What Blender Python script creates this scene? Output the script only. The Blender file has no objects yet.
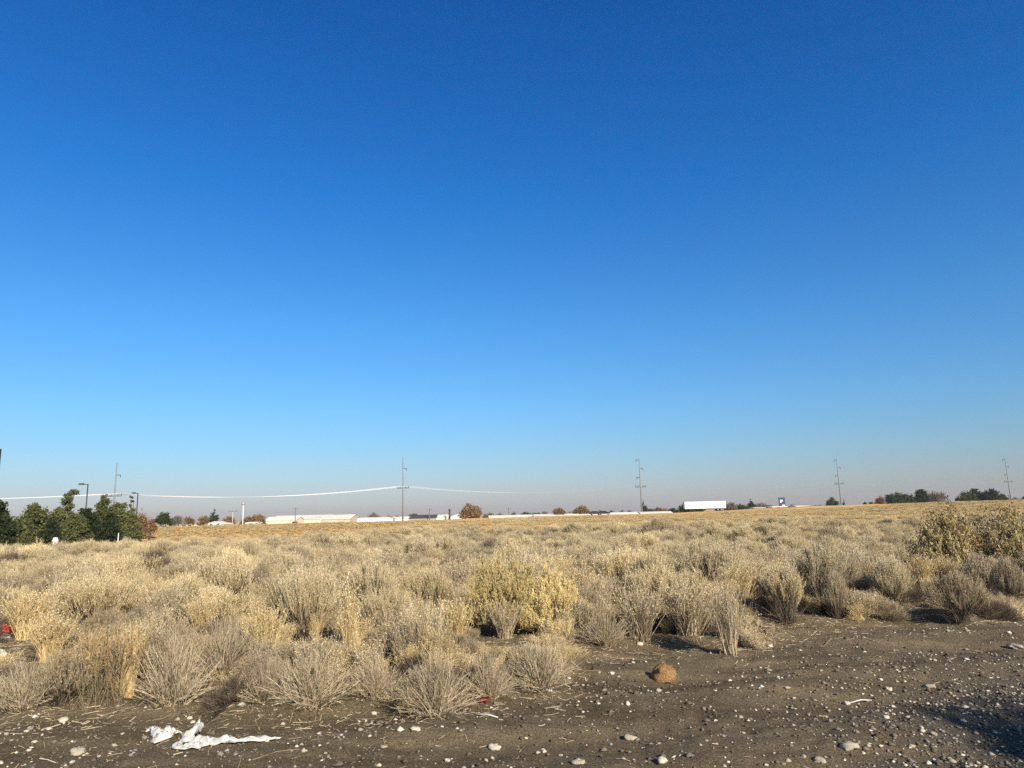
import bpy, math, random
import numpy as np
from mathutils import Matrix, Vector

S = bpy.context.scene
COL = S.collection
R_ = math.radians

# ---------------------------------------------------------------- camera
FPX, W_, H_ = 720.0, 1024, 768
PITCH, ROLL, EYE = R_(10.25), R_(1.4), 1.65
cp, sp = math.cos(PITCH), math.sin(PITCH)
R0 = Vector((1, 0, 0)); U0 = Vector((0, -sp, cp)); FW = Vector((0, cp, sp))
RT = R0 * math.cos(ROLL) - U0 * math.sin(ROLL)
UP = U0 * math.cos(ROLL) + R0 * math.sin(ROLL)
cam_d = bpy.data.cameras.new('camera')
cam = bpy.data.objects.new('camera', cam_d); COL.objects.link(cam)
cam.matrix_world = Matrix((
    (RT.x, UP.x, -FW.x, 0), (RT.y, UP.y, -FW.y, 0), (RT.z, UP.z, -FW.z, EYE), (0, 0, 0, 1)))
cam_d.sensor_fit = 'HORIZONTAL'; cam_d.sensor_width = 36.0
cam_d.lens = 36.0 * FPX / W_
cam_d.clip_start = 0.05; cam_d.clip_end = 20000
S.camera = cam

# ---------------------------------------------------------------- sky and sun
SUN_EL, SUN_AZ = R_(27), R_(150)          # azimuth clockwise from +Y (the view direction): behind the camera, to the right
wd = bpy.data.worlds.new('World'); S.world = wd; wd.use_nodes = True
nt = wd.node_tree; nt.nodes.clear()
n_out = nt.nodes.new('ShaderNodeOutputWorld'); n_bg = nt.nodes.new('ShaderNodeBackground')
n_sky = nt.nodes.new('ShaderNodeTexSky'); n_sky.sky_type = 'NISHITA'; n_sky.sun_disc = False
n_sky.sun_elevation = SUN_EL; n_sky.sun_rotation = SUN_AZ
n_sky.air_density = 1.0; n_sky.dust_density = 0.6; n_sky.ozone_density = 2.5; n_sky.altitude = 350
n_geo = nt.nodes.new('ShaderNodeTexCoord'); n_sep = nt.nodes.new('ShaderNodeSeparateXYZ')
n_ramp = nt.nodes.new('ShaderNodeValToRGB'); n_mul = nt.nodes.new('ShaderNodeMixRGB'); n_mul.blend_type = 'MULTIPLY'
n_mul.inputs[0].default_value = 1.0
nt.links.new(n_geo.outputs['Generated'], n_sep.inputs[0]); nt.links.new(n_sep.outputs['Z'], n_ramp.inputs[0])
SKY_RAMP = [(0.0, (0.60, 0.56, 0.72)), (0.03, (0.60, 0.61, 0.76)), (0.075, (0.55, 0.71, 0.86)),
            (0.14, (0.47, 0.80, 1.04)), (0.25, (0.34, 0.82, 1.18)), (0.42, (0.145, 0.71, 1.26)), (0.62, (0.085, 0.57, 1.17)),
            (0.76, (0.75, 0.72, 0.76)), (0.92, (1.6, 1.02, 0.5))]  # last two stops: overhead sky warmed as added fill against blue shade
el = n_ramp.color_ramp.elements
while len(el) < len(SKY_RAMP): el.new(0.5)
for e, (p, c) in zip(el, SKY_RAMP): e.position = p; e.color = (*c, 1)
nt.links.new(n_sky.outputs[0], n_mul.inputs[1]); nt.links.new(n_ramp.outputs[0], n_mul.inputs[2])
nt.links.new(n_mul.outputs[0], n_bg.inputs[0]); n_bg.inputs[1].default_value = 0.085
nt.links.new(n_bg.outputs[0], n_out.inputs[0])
sd = bpy.data.lights.new('sun', 'SUN'); sd.energy = 5.0; sd.angle = R_(0.53); sd.color = (1.0, 0.88, 0.71)
sun = bpy.data.objects.new('sun', sd); COL.objects.link(sun)
to_sun = Vector((math.sin(SUN_AZ) * math.cos(SUN_EL), math.cos(SUN_AZ) * math.cos(SUN_EL), math.sin(SUN_EL)))
sun.rotation_euler = to_sun.to_track_quat('Z', 'Y').to_euler()
S.view_settings.view_transform = 'Standard'; S.view_settings.look = 'None'
S.view_settings.exposure = 0.58; S.view_settings.gamma = 1.0; S.view_settings.use_curve_mapping = False
S.render.engine = 'CYCLES'
S.cycles.max_bounces = 5; S.cycles.diffuse_bounces = 2; S.cycles.transparent_max_bounces = 4
S.cycles.use_denoising = False

# ---------------------------------------------------------------- numeric helpers
def ss(a, b, x):
    t = np.clip((x - a) / (b - a), 0, 1); return t * t * (3 - 2 * t)

def _hash(ix, iy, seed):
    n = (ix.astype(np.int64) * 374761393 + iy.astype(np.int64) * 668265263 + seed * 1442695041) & 0x7fffffff
    n = ((n ^ (n >> 13)) * 1274126177) & 0x7fffffff
    n = (n ^ (n >> 16)) & 0xffff
    return n / 32767.5 - 1.0

def vnoise(x, y, seed=0):
    x = np.asarray(x, float); y = np.asarray(y, float)
    ix, iy = np.floor(x), np.floor(y); fx, fy = x - ix, y - iy
    ux, uy = fx * fx * (3 - 2 * fx), fy * fy * (3 - 2 * fy)
    a = _hash(ix, iy, seed); b = _hash(ix + 1, iy, seed); c = _hash(ix, iy + 1, seed); d = _hash(ix + 1, iy + 1, seed)
    return (a * (1 - ux) + b * ux) * (1 - uy) + (c * (1 - ux) + d * ux) * uy

def fbm(x, y, o=4, seed=0):
    s, a = 0.0, 0.5
    for i in range(o):
        s = s + a * vnoise(x * 2 ** i + 17 * i, y * 2 ** i - 9 * i, seed + i); a *= 0.55
    return s

def ray(u, v):
    d = FW * FPX + RT * (u - W_ / 2) - UP * (v - H_ / 2)
    return d.normalized()

def flat(u, v):
    d = ray(u, v); t = -EYE / d.z
    return d.x * t, d.y * t

BOUND_PX = [(0, 712), (90, 712), (200, 704), (300, 708), (430, 708), (500, 703), (560, 690), (590, 655), (650, 642), (735, 650), (785, 627),
            (845, 622), (900, 612), (965, 622), (1024, 606)]
_b = sorted(flat(u, v) for u, v in BOUND_PX)
BX = np.array([-40, -15] + [p[0] for p in _b] + [20, 60]); BY = np.array([4.0, 5.4] + [p[1] for p in _b] + [16, 22])

_s = sorted(flat(u, v) for u, v in ((-60, 676), (0, 668), (60, 661), (125, 656)))
_SX = np.array([p[0] for p in _s]); _SY = np.array([p[1] for p in _s])

def veg_mask(x, y):
    x = np.asarray(x, float); y = np.asarray(y, float)
    d = y - np.interp(x, BX, BY) + 0.5 * fbm(x / 1.1, y / 1.1, 3, 5)
    m = ss(-0.35, 0.45, d)
    sx = np.interp(x, _SX, _SY); w = 0.42 + .25 * fbm(x / .6, y / .6, 2, 51)
    return m * (1 - .9 * ss(w + .35, w, np.abs(y - sx)) * ss(_SX[-1] + .5, _SX[-1] - .3, x))

def grav_mask(x, y):                      # the coarse grey gravel apron in the near right corner
    x = np.asarray(x, float); y = np.asarray(y, float)
    return ss(1.6, 3.4, x - 0.9 * (y - 5.4) + 0.9 * fbm(x / 0.9, y / 0.9, 3, 8)) * ss(9, 5.5, y)

def HT(x, y):
    x = np.asarray(x, float); y = np.asarray(y, float); r = np.hypot(x, y)
    m = veg_mask(x, y)
    h = 0.34 * fbm(x / 13, y / 13, 2, 3) * ss(9, 28, r)
    h = h - 2.8 * ss(9, 50, -x) * ss(20, 85, y) * (1 - ss(128, 190, y)) + 0.3 * ss(80, 230, y) - 2.6 * ss(286, 326, y) - 1.1 * ss(18, 48, -x) * ss(198, 226, y)
    h = h + 1.55 * ss(38, 124, x) * ss(50, 160, y)
    h = h + 0.09 * m + m * 0.05 * fbm(x / 0.7, y / 0.7, 3, 21) * ss(60, 20, r)
    # the track: long shallow ruts along the road edge, clods
    rut = np.sin((y * 0.93 - x * 0.34) * 4.6 + 0.7 * fbm(x / 2, y / 2, 2, 33))
    h = h + (1 - m) * (0.026 * rut + 0.04 * fbm(x / 0.8, y / 0.8, 3, 11) + 0.034 * fbm(x / 0.17, y / 0.17, 3, 12)) * ss(40, 14, r)
    return h

def hz(x, y): return float(HT(np.array([x]), np.array([y]))[0])

_T = 2.0 * 1.003 ** np.arange(1900)
def ground_hit(u, v):
    d = ray(u, v); t = _T; below = EYE + d.z * t < HT(d.x * t, d.y * t)
    k = int(np.argmax(below)) if below.any() else 1500
    t = np.linspace(_T[max(k - 1, 0)], _T[k], 40); below = EYE + d.z * t < HT(d.x * t, d.y * t)
    k = int(np.argmax(below)) if below.any() else 39
    x, y = d.x * t[k], d.y * t[k]
    return x, y, hz(x, y)

def at(u, v, D):                          # the point at forward distance D seen in direction (u, v)
    d = ray(u, v); t = D / d.y
    return Vector((d.x * t, D, EYE + d.z * t))

# ---------------------------------------------------------------- scene-graph helpers
def tag(o, label=None, cat=None, group=None, kind=None):
    if label: o['label'] = label
    if cat: o['category'] = cat
    if group: o['group'] = group
    if kind: o['kind'] = kind
    return o

def empty(name, loc=(0, 0, 0), rz=0.0, label=None, cat=None, group=None):
    o = bpy.data.objects.new(name, None); o.empty_display_size = 0.2; COL.objects.link(o)
    o.location = loc; o.rotation_euler = (0, 0, rz)
    return tag(o, label, cat, group)

class MB:
    """collects faces with a material slot and a random value per piece, links them as one mesh object"""
    def __init__(s): s.v = []; s.f = []; s.m = []; s.r = []; s.n = 0; s.sm = []
    def add(s, V, F, mat=0, rnd=None, smooth=False):
        V = np.asarray(V, float).reshape(-1, 3)
        s.v.append(V); F = [tuple(int(i) + s.n for i in f) for f in F] if not isinstance(F, np.ndarray) else F + s.n
        s.f.append(F); s.m.append(np.full(len(F), mat, np.int32)); s.sm.append(np.full(len(F), smooth))
        s.r.append(np.full(len(V), random.random()) if rnd is None else np.asarray(rnd, float))
        s.n += len(V); return s
    def ribbons(s, P, Wd, rng, mat=0, rnd=None, side=None):
        n, k, _ = P.shape
        ax = P[:, -1] - P[:, 0]
        S_ = rng.normal(size=(n, 3)) if side is None else side
        ax = ax / (np.linalg.norm(ax, axis=1, keepdims=True) + 1e-9)
        S_ = S_ - ax * (S_ * ax).sum(1, keepdims=True); S_ /= np.linalg.norm(S_, axis=1, keepdims=True) + 1e-9
        V = np.stack([P - S_[:, None] * Wd[..., None] / 2, P + S_[:, None] * Wd[..., None] / 2], 2).reshape(-1, 3)
        b = (np.arange(n) * k * 2)[:, None] + (np.arange(k - 1) * 2)[None]
        F = np.stack([b, b + 1, b + 3, b + 2], -1).reshape(-1, 4)
        r = rng.random(n) if rnd is None else rnd
        return s.add(V, F, mat, np.repeat(r, k * 2))
    def flakes(s, C, size, rng, mat=0, rnd=None, asp=0.7, axis=None):
        n = len(C)
        A = rng.normal(size=(n, 3)) if axis is None else axis + 0.5 * rng.normal(size=(n, 3))
        A /= np.linalg.norm(A, axis=1, keepdims=True)
        B = np.cross(A, rng.normal(size=(n, 3))); B /= np.linalg.norm(B, axis=1, keepdims=True) + 1e-9
        A = A * size[:, None]; B = B * size[:, None] * asp
        V = np.stack([C - A, C + B * 0.9 - A * 0.1, C + A, C - B * 1.1 + A * 0.15], 1).reshape(-1, 3)
        F = (np.arange(n) * 4)[:, None] + np.arange(4)[None]
        r = rng.random(n) if rnd is None else rnd
        return s.add(V, F, mat, np.repeat(r, 4))
    def box(s, c, d, mat=0, rz=0.0, taper=1.0):
        x, y, z = d[0] / 2, d[1] / 2, d[2] / 2; t = taper
        V = np.array([(-x, -y, -z), (x, -y, -z), (x, y, -z), (-x, y, -z), (-x * t, -y * t, z), (x * t, -y * t, z), (x * t, y * t, z), (-x * t, y * t, z)])
        if rz:
            q = np.array([[math.cos(rz), -math.sin(rz), 0], [math.sin(rz), math.cos(rz), 0], [0, 0, 1]]); V = V @ q.T
        return s.add(V + np.array(c), [(0, 3, 2, 1), (4, 5, 6, 7), (0, 1, 5, 4), (1, 2, 6, 5), (2, 3, 7, 6), (3, 0, 4, 7)], mat)
    def tube(s, pts, rad, seg=8, mat=0, caps=True):
        pts = [Vector(p) for p in pts]; k = len(pts)
        rad = [rad] * k if np.isscalar(rad) else list(rad); V = []
        for i, p in enumerate(pts):
            t = (pts[min(i + 1, k - 1)] - pts[max(i - 1, 0)]).normalized()
            a = Vector((0, 0, 1)).cross(t) if abs(t.z) < 0.9 else Vector((1, 0, 0)) - t * t.x
            a.normalize(); b = t.cross(a)
            for j in range(seg):
                w = 2 * math.pi * j / seg; V.append(p + (a * math.cos(w) + b * math.sin(w)) * rad[i])
        F = [(i * seg + j, i * seg + (j + 1) % seg, (i + 1) * seg + (j + 1) % seg, (i + 1) * seg + j) for i in range(k - 1) for j in range(seg)]
        if caps: F += [tuple(range(seg))[::-1], tuple((k - 1) * seg + j for j in range(seg))]
        return s.add([tuple(v) for v in V], F, mat, smooth=True)
    def prism(s, outline, y0, y1, mat=0):             # an outline in x, z swept from y0 to y1
        n = len(outline)
        V = [(x, y0, z) for x, z in outline] + [(x, y1, z) for x, z in outline]
        F = [tuple(range(n)), tuple(range(2 * n - 1, n - 1, -1))] + [(i, n + i, n + (i + 1) % n, (i + 1) % n) for i in range(n)]
        return s.add(V, F, mat)
    def mesh(s, name, mats):
        V = np.concatenate(s.v); me = bpy.data.meshes.new(name)
        me.vertices.add(len(V)); me.vertices.foreach_set('co', V.astype(np.float32).ravel())
        li, st = [], []; c = 0
        for F in s.f:
            if isinstance(F, np.ndarray):
                li.append(F.ravel()); st.append(c + np.arange(len(F)) * F.shape[1]); c += F.size
            else:
                for f in F: li.append(np.array(f)); st.append(np.array([c])); c += len(f)
        li = np.concatenate(li).astype(np.int32); st = np.concatenate(st).astype(np.int32)
        me.loops.add(len(li)); me.loops.foreach_set('vertex_index', li)
        me.polygons.add(len(st)); me.polygons.foreach_set('loop_start', st)
        me.polygons.foreach_set('material_index', np.concatenate(s.m))
        me.polygons.foreach_set('use_smooth', np.concatenate(s.sm).astype(bool))
        at_ = me.attributes.new('rnd', 'FLOAT', 'POINT'); at_.data.foreach_set('value', np.concatenate(s.r).astype(np.float32))
        for m in (mats if isinstance(mats, (list, tuple)) else [mats]): me.materials.append(m)
        me.update(calc_edges=True); me.validate()
        return me
    def build(s, name, mats, parent=None, loc=None):
        return link(name, s.mesh(name, mats), parent, loc)

def link(name, me, parent=None, loc=None, rz=None, sc=None):
    o = bpy.data.objects.new(name, me); COL.objects.link(o)
    if parent: o.parent = parent
    if loc is not None: o.location = loc
    if rz is not None: o.rotation_euler = (0, 0, rz)
    if sc is not None: o.scale = sc
    return o

# ---------------------------------------------------------------- materials
def mat(name, col, rough=0.85, spec=0.2, metal=0.0, bump=None, var=None, scale=8.0):
    m = bpy.data.materials.new(name); m.use_nodes = True; t = m.node_tree
    b = t.nodes['Principled BSDF']; b.inputs['Base Color'].default_value = (*col, 1)
    b.inputs['Roughness'].default_value = rough; b.inputs['Specular IOR Level'].default_value = spec; b.inputs['Metallic'].default_value = metal
    if var or bump:
        tc = t.nodes.new('ShaderNodeTexCoord'); nz = t.nodes.new('ShaderNodeTexNoise'); nz.inputs['Scale'].default_value = scale
        nz.inputs['Detail'].default_value = 6; t.links.new(tc.outputs['Object'], nz.inputs['Vector'])
        if var:
            mx = t.nodes.new('ShaderNodeMixRGB'); mx.inputs[1].default_value = (*col, 1); mx.inputs[2].default_value = (*var, 1)
            rp = t.nodes.new('ShaderNodeValToRGB'); rp.color_ramp.elements[0].position = 0.4; rp.color_ramp.elements[1].position = 0.65
            t.links.new(nz.outputs[0], rp.inputs[0]); t.links.new(rp.outputs[0], mx.inputs[0]); t.links.new(mx.outputs[0], b.inputs['Base Color'])
        if bump:
            bp = t.nodes.new('ShaderNodeBump'); bp.inputs['Strength'].default_value = bump; bp.inputs['Distance'].default_value = 0.05
            t.links.new(nz.outputs[0], bp.inputs['Height']); t.links.new(bp.outputs[0], b.inputs['Normal'])
    return m

def plant(name, cols, tint=(0.78, 1.22), trans=0.13, hue=None):
    """dry plant matter: colour picked per stem or flake (attribute rnd), a small shift from plant to plant, light passing through"""
    m = bpy.data.materials.new(name); m.use_nodes = True; t = m.node_tree; t.nodes.clear()
    out = t.nodes.new('ShaderNodeOutputMaterial')
    a = t.nodes.new('ShaderNodeAttribute'); a.attribute_name = 'rnd'
    rp = t.nodes.new('ShaderNodeValToRGB'); e = rp.color_ramp.elements
    while len(e) < len(cols): e.new(0.5)
    for i, c in enumerate(cols): e[i].position = i / max(1, len(cols) - 1); e[i].color = (*c, 1)
    t.links.new(a.outputs['Fac'], rp.inputs[0])
    oi = t.nodes.new('ShaderNodeObjectInfo')
    mr = t.nodes.new('ShaderNodeMapRange'); mr.inputs['To Min'].default_value = tint[0]; mr.inputs['To Max'].default_value = tint[1]
    t.links.new(oi.outputs['Random'], mr.inputs['Value'])
    ml = t.nodes.new('ShaderNodeMixRGB'); ml.blend_type = 'MULTIPLY'; ml.inputs[0].default_value = 1
    t.links.new(rp.outputs[0], ml.inputs[1]); t.links.new(mr.outputs[0], ml.inputs[2])
    last = ml.outputs[0]
    if hue:                                # some plants greyer or browner than others
        m2 = t.nodes.new('ShaderNodeMath'); m2.operation = 'MULTIPLY'; m2.inputs[1].default_value = 7.31
        m3 = t.nodes.new('ShaderNodeMath'); m3.operation = 'FRACT'
        t.links.new(oi.outputs['Random'], m2.inputs[0]); t.links.new(m2.outputs[0], m3.inputs[0])
        m4 = t.nodes.new('ShaderNodeMath'); m4.operation = 'MULTIPLY'; m4.inputs[1].default_value = 0.6; t.links.new(m3.outputs[0], m4.inputs[0])
        mx = t.nodes.new('ShaderNodeMixRGB'); t.links.new(m4.outputs[0], mx.inputs[0]); t.links.new(last, mx.inputs[1]); mx.inputs[2].default_value = (*hue, 1)
        last = mx.outputs[0]
    d = t.nodes.new('ShaderNodeBsdfDiffuse'); tr = t.nodes.new('ShaderNodeBsdfTranslucent'); ms = t.nodes.new('ShaderNodeMixShader')
    t.links.new(last, d.inputs[0]); t.links.new(last, tr.inputs[0]); ms.inputs[0].default_value = trans
    t.links.new(d.outputs[0], ms.inputs[1]); t.links.new(tr.outputs[0], ms.inputs[2]); t.links.new(ms.outputs[0], out.inputs[0])
    return m

M = dict(
    straw_stem=plant('straw_stem', [(.15, .115, .065), (.22, .17, .095), (.33, .255, .14), (.19, .155, .095)], trans=.12, hue=(.17, .145, .095)),
    straw_head=plant('straw_head', [(.34, .262, .135), (.53, .42, .225), (.72, .595, .35), (.86, .75, .50)], hue=(.41, .35, .24)),
    grey_head=plant('grey_head', [(.21, .168, .105), (.36, .295, .19), (.54, .455, .305), (.74, .645, .455)], hue=(.34, .27, .165)),
    yellow_head=plant('yellow_head', [(.50, .38, .165), (.62, .49, .225), (.76, .63, .33)]),
    green_stem=plant('green_stem', [(.16, .135, .06), (.26, .21, .10), (.30, .24, .12)]),
    grey_stem=plant('grey_stem', [(.20, .16, .105), (.36, .295, .195), (.54, .45, .31), (.70, .60, .43)], trans=.15, hue=(.38, .30, .19)),
    dead_shade_stem=plant('dead_shade_stem', [(.09, .072, .053), (.15, .12, .09), (.22, .18, .135)], trans=.1),  # dead wood; also darkens shrub interiors in place of shade
    grass=plant('grass', [(.46, .335, .155), (.60, .465, .23), (.73, .585, .335)], hue=(.53, .39, .19)),
    orange_grass=plant('orange_grass', [(.62, .36, .115), (.74, .455, .16), (.80, .54, .235)], hue=(.68, .43, .165)),
    rust_leaf=plant('rust_leaf', [(.24, .145, .07), (.34, .22, .11), (.42, .30, .16)]),
    sage_leaf=plant('sage_leaf', [(.12, .092, .054), (.20, .158, .09), (.29, .235, .138)]),
    sage_wood=plant('sage_wood', [(.07, .055, .04), (.14, .11, .08)]),
    sage_head=plant('sage_head', [(.50, .40, .18), (.64, .53, .28)]),
    bark=mat('bark', (.11, .085, .06), 0.95, 0.1, bump=0.6, var=(.16, .13, .10), scale=6),
    pine_olive=plant('pine_olive', [(.075, .085, .03), (.12, .13, .048), (.16, .165, .068)], tint=(.9, 1.1)),
    pine_dark=plant('pine_dark', [(.018, .028, .014), (.032, .045, .02), (.05, .062, .028)], tint=(.9, 1.1)),
    leaf_green=plant('leaf_green', [(.03, .045, .018), (.05, .07, .026), (.075, .09, .035)], tint=(.9, 1.1)),
    leaf_brown=plant('leaf_brown', [(.15, .095, .045), (.22, .145, .07), (.28, .19, .10)], tint=(.9, 1.1)),
    leaf_red=plant('leaf_red', [(.16, .075, .04), (.22, .12, .07)], tint=(.9, 1.1)),
    twig_grey=plant('twig_grey', [(.16, .135, .115), (.24, .205, .18)], tint=(.9, 1.1)),
    white=mat('white_paint', (.80, .79, .76), 0.6, 0.3, var=(.72, .71, .68), scale=0.5),
    cream=mat('cream_siding', (.68, .60, .42), 0.8, 0.2, var=(.62, .55, .40), scale=0.6),
    roof=mat('pale_metal_roof', (.74, .71, .62), 0.8, 0.15, var=(.66, .63, .55), scale=0.4),
    tanroof=mat('tan_roof', (.55, .48, .36), 0.8, 0.2, var=(.48, .41, .3), scale=0.6),
    tanwall=mat('tan_siding', (.46, .42, .34), 0.8, 0.2, var=(.40, .37, .30), scale=.6),
    greywall=mat('grey_wall', (.32, .33, .34), 0.8, 0.2, var=(.28, .29, .30), scale=0.6),
    darkroof=mat('dark_shingle', (.06, .055, .055), 0.9, 0.2, var=(.08, .07, .07), scale=2),
    glass=mat('window_glass', (.03, .035, .04), 0.1, 0.5),
    dark=mat('dark_metal', (.03, .03, .033), 0.5, 0.4),
    greysteel=mat('weathered_steel', (.17, .185, .195), 0.6, 0.3, var=(.21, .225, .235), scale=1.5),
    armsteel=mat('dull_steel', (.07, .085, .095), 0.6, 0.4),
    skygreywire=mat('sky_grey_conductor', (.30, .33, .36), 0.6, 0.4),  # grey matched to the sky, for spans without glint
    steel=mat('galvanised_steel', (.42, .43, .44), 0.5, 0.5, var=(.36, .37, .38), scale=1.5),
    palepole=mat('pale_pole', (.70, .69, .66), 0.7, 0.3, var=(.6, .59, .56), scale=1.5),
    wire=mat('glint_white_conductor', (.80, .80, .80), 0.5, 0.5),  # white base colour imitates sun glint along the wires
    wood=mat('weathered_wood', (.20, .15, .10), 0.9, 0.1, bump=.4, var=(.13, .10, .07), scale=9),
    navy=mat('navy_panel', (.015, .03, .09), 0.5, 0.4),
    carpaint=mat('black_car_paint', (.015, .015, .018), 0.3, 0.5),
    rubber=mat('rubber', (.02, .02, .02), 0.9, 0.2),
    redtruck=mat('rust_red_paint', (.24, .07, .04), 0.5, 0.4, var=(.18, .06, .035), scale=3),
    rag=mat('white_plastic', (.62, .61, .58), 0.6, 0.3, bump=.35, var=(.48, .46, .42), scale=14),
    darkred=mat('dark_red_plastic', (.16, .02, .015), 0.6, 0.3),
    redplastic=mat('red_plastic', (.55, .02, .02), 0.5, 0.4, var=(.42, .02, .02), scale=20),
    orange_rock=mat('orange_rock', (.50, .30, .14), 0.95, 0.1, bump=1.0, var=(.34, .20, .10), scale=11),
    stone=mat('pale_stone', (.46, .40, .30), 0.9, 0.2, bump=.5, var=(.44, .39, .31), scale=18),
    white_stone=mat('white_stone', (.52, .465, .365), 0.9, 0.2, bump=.4, var=(.62, .57, .48), scale=18),
    grey_stone=mat('grey_stone', (.30, .27, .22), 0.95, 0.1, bump=.6, var=(.40, .37, .31), scale=14),
)

# ---------------------------------------------------------------- the ground: one sheet out past the horizon
def ground_material():
    m = bpy.data.materials.new('ground'); m.use_nodes = True; t = m.node_tree
    b = t.nodes['Principled BSDF']; b.inputs['Roughness'].default_value = 0.95; b.inputs['Specular IOR Level'].default_value = 0.1
    L = t.links.new
    g = t.nodes.new('ShaderNodeNewGeometry')
    def noise(scale, detail=6, stretch=None, rough=0.6):
        n = t.nodes.new('ShaderNodeTexNoise'); n.inputs['Scale'].default_value = scale; n.inputs['Detail'].default_value = detail
        n.inputs['Roughness'].default_value = rough
        if stretch:
            mp = t.nodes.new('ShaderNodeMapping'); mp.inputs['Scale'].default_value = stretch; L(g.outputs['Position'], mp.inputs[0]); L(mp.outputs[0], n.inputs[0])
        else: L(g.outputs['Position'], n.inputs[0])
        return n.outputs[0]
    def ramp(fac, stops):
        r = t.nodes.new('ShaderNodeValToRGB'); e = r.color_ramp.elements
        while len(e) < len(stops): e.new(0.5)
        for i, (p, c) in enumerate(stops): e[i].position = p; e[i].color = (*c, 1) if len(c) == 3 else c
        L(fac, r.inputs[0]); return r.outputs[0]
    def mix(f, a, c):
        n = t.nodes.new('ShaderNodeMixRGB'); L(f, n.inputs[0]); L(a, n.inputs[1]); L(c, n.inputs[2]); return n.outputs[0]
    def attr(nm):
        n = t.nodes.new('ShaderNodeAttribute'); n.attribute_name = nm; return n.outputs['Fac']
    dirt = ramp(noise(2.2, 9), [(.25, (.135, .104, .064)), (.5, (.195, .154, .098)), (.75, (.275, .222, .146))])
    fine = ramp(noise(55, 5, rough=.75), [(.36, (.04, .03, .018)), (.5, (.17, .13, .078)), (.64, (.42, .335, .22))])
    n0 = t.nodes.new('ShaderNodeMixRGB'); n0.inputs[0].default_value = .5; L(dirt, n0.inputs[1]); L(fine, n0.inputs[2])
    speck = ramp(noise(120, 3, rough=.8), [(.62, (0, 0, 0)), (.70, (1, 1, 1))])
    sp_c = ramp(noise(30, 2), [(.4, (.34, .28, .20)), (.6, (.55, .48, .37))])
    soil = mix(speck, n0.outputs[0], sp_c)
    mp = t.nodes.new('ShaderNodeMapping'); mp.inputs['Rotation'].default_value = (0, 0, R_(-20)); mp.inputs['Scale'].default_value = (.22, 1.5, 1)
    L(g.outputs['Position'], mp.inputs[0]); nz = t.nodes.new('ShaderNodeTexNoise'); nz.inputs['Scale'].default_value = 1.3; nz.inputs['Detail'].default_value = 7; nz.inputs['Roughness'].default_value = .68
    L(mp.outputs[0], nz.inputs[0]); tone = ramp(nz.outputs[0], [(.34, (.55, .53, .50)), (.5, (.95, .95, .95)), (.64, (1.35, 1.34, 1.30))])
    tm = t.nodes.new('ShaderNodeMixRGB'); tm.blend_type = 'MULTIPLY'; tm.inputs[0].default_value = 1; L(soil, tm.inputs[1]); L(tone, tm.inputs[2]); soil = tm.outputs[0]
    gravel = ramp(noise(75, 4, rough=.85), [(.34, (.03, .027, .023)), (.5, (.11, .10, .083)), (.6, (.22, .20, .165)), (.70, (.48, .43, .35))])
    soil = mix(attr('grav'), soil, gravel)
    litter = ramp(noise(26, 7, stretch=(1, .35, 1), rough=.75), [(.3, (.09, .068, .04)), (.48, (.20, .155, .09)), (.62, (.31, .245, .15)), (.78, (.42, .35, .23))])
    veg = mix(attr('veg'), soil, litter)
    far = ramp(noise(.09, 7, stretch=(.35, 1, 1)), [(.30, (.38, .21, .075)), (.42, (.64, .385, .135)), (.6, (.78, .49, .18)), (.75, (.79, .55, .24))])
    veg = mix(attr('far'), veg, far)
    L(veg, b.inputs['Base Color'])
    ad = t.nodes.new('ShaderNodeMath'); ad.operation = 'ADD'; L(noise(28, 8, rough=.7), ad.inputs[0]); L(noise(110, 4, rough=.8), ad.inputs[1])
    bp = t.nodes.new('ShaderNodeBump'); bp.inputs['Strength'].default_value = 0.9; bp.inputs['Distance'].default_value = 0.03
    L(ad.outputs[0], bp.inputs['Height']); L(bp.outputs[0], b.inputs['Normal'])
    return m

def make_ground():
    ang = np.radians(np.concatenate([np.arange(-180, -52, 4.0), np.arange(-52, 52.01, 0.2), np.arange(56, 180, 4.0)]))
    rr = [0.5]
    while rr[-1] < 3000: rr.append(rr[-1] * (1.012 if 3 < rr[-1] < 40 else 1.03) + (0.05 if rr[-1] < 3 else 0))
    rr = np.array(rr); A, R = np.meshgrid(ang, rr)
    X, Y = R * np.sin(A), R * np.cos(A); Z = HT(X, Y)
    nr, na = X.shape
    V = np.stack([X, Y, Z], -1).reshape(-1, 3)
    i = np.arange(nr - 1)[:, None] * na; j = np.arange(na)[None]; j2 = (np.arange(na)[None] + 1) % na
    F = np.stack([i + j, i + j2, i + na + j2, i + na + j], -1).reshape(-1, 4)[:, ::-1]
    mb = MB(); mb.add(V, F, 0, np.zeros(len(V)), smooth=True)
    mb.add([(0, 0, hz(0, 0))] , [], 0, [0.0])
    c = len(V)
    mb.add([], np.array([[c, (k + 1) % na, k] for k in range(na)]) - mb.n, 0, [])
    me = mb.mesh('ground', ground_material())
    vx, vy = np.append(V[:, 0], 0), np.append(V[:, 1], 0); r = np.hypot(vx, vy)
    for nm, val in (('veg', veg_mask(vx, vy)), ('grav', grav_mask(vx, vy)), ('far', ss(34, 62, r + 8 * fbm(vx / 9, vy / 9, 2, 40)))):
        a = me.attributes.new(nm, 'FLOAT', 'POINT'); a.data.foreach_set('value', val.astype(np.float32))
    return tag(link('ground', me), 'open field of dirt and dry grass running to the horizon', kind='structure')
make_ground()

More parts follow.
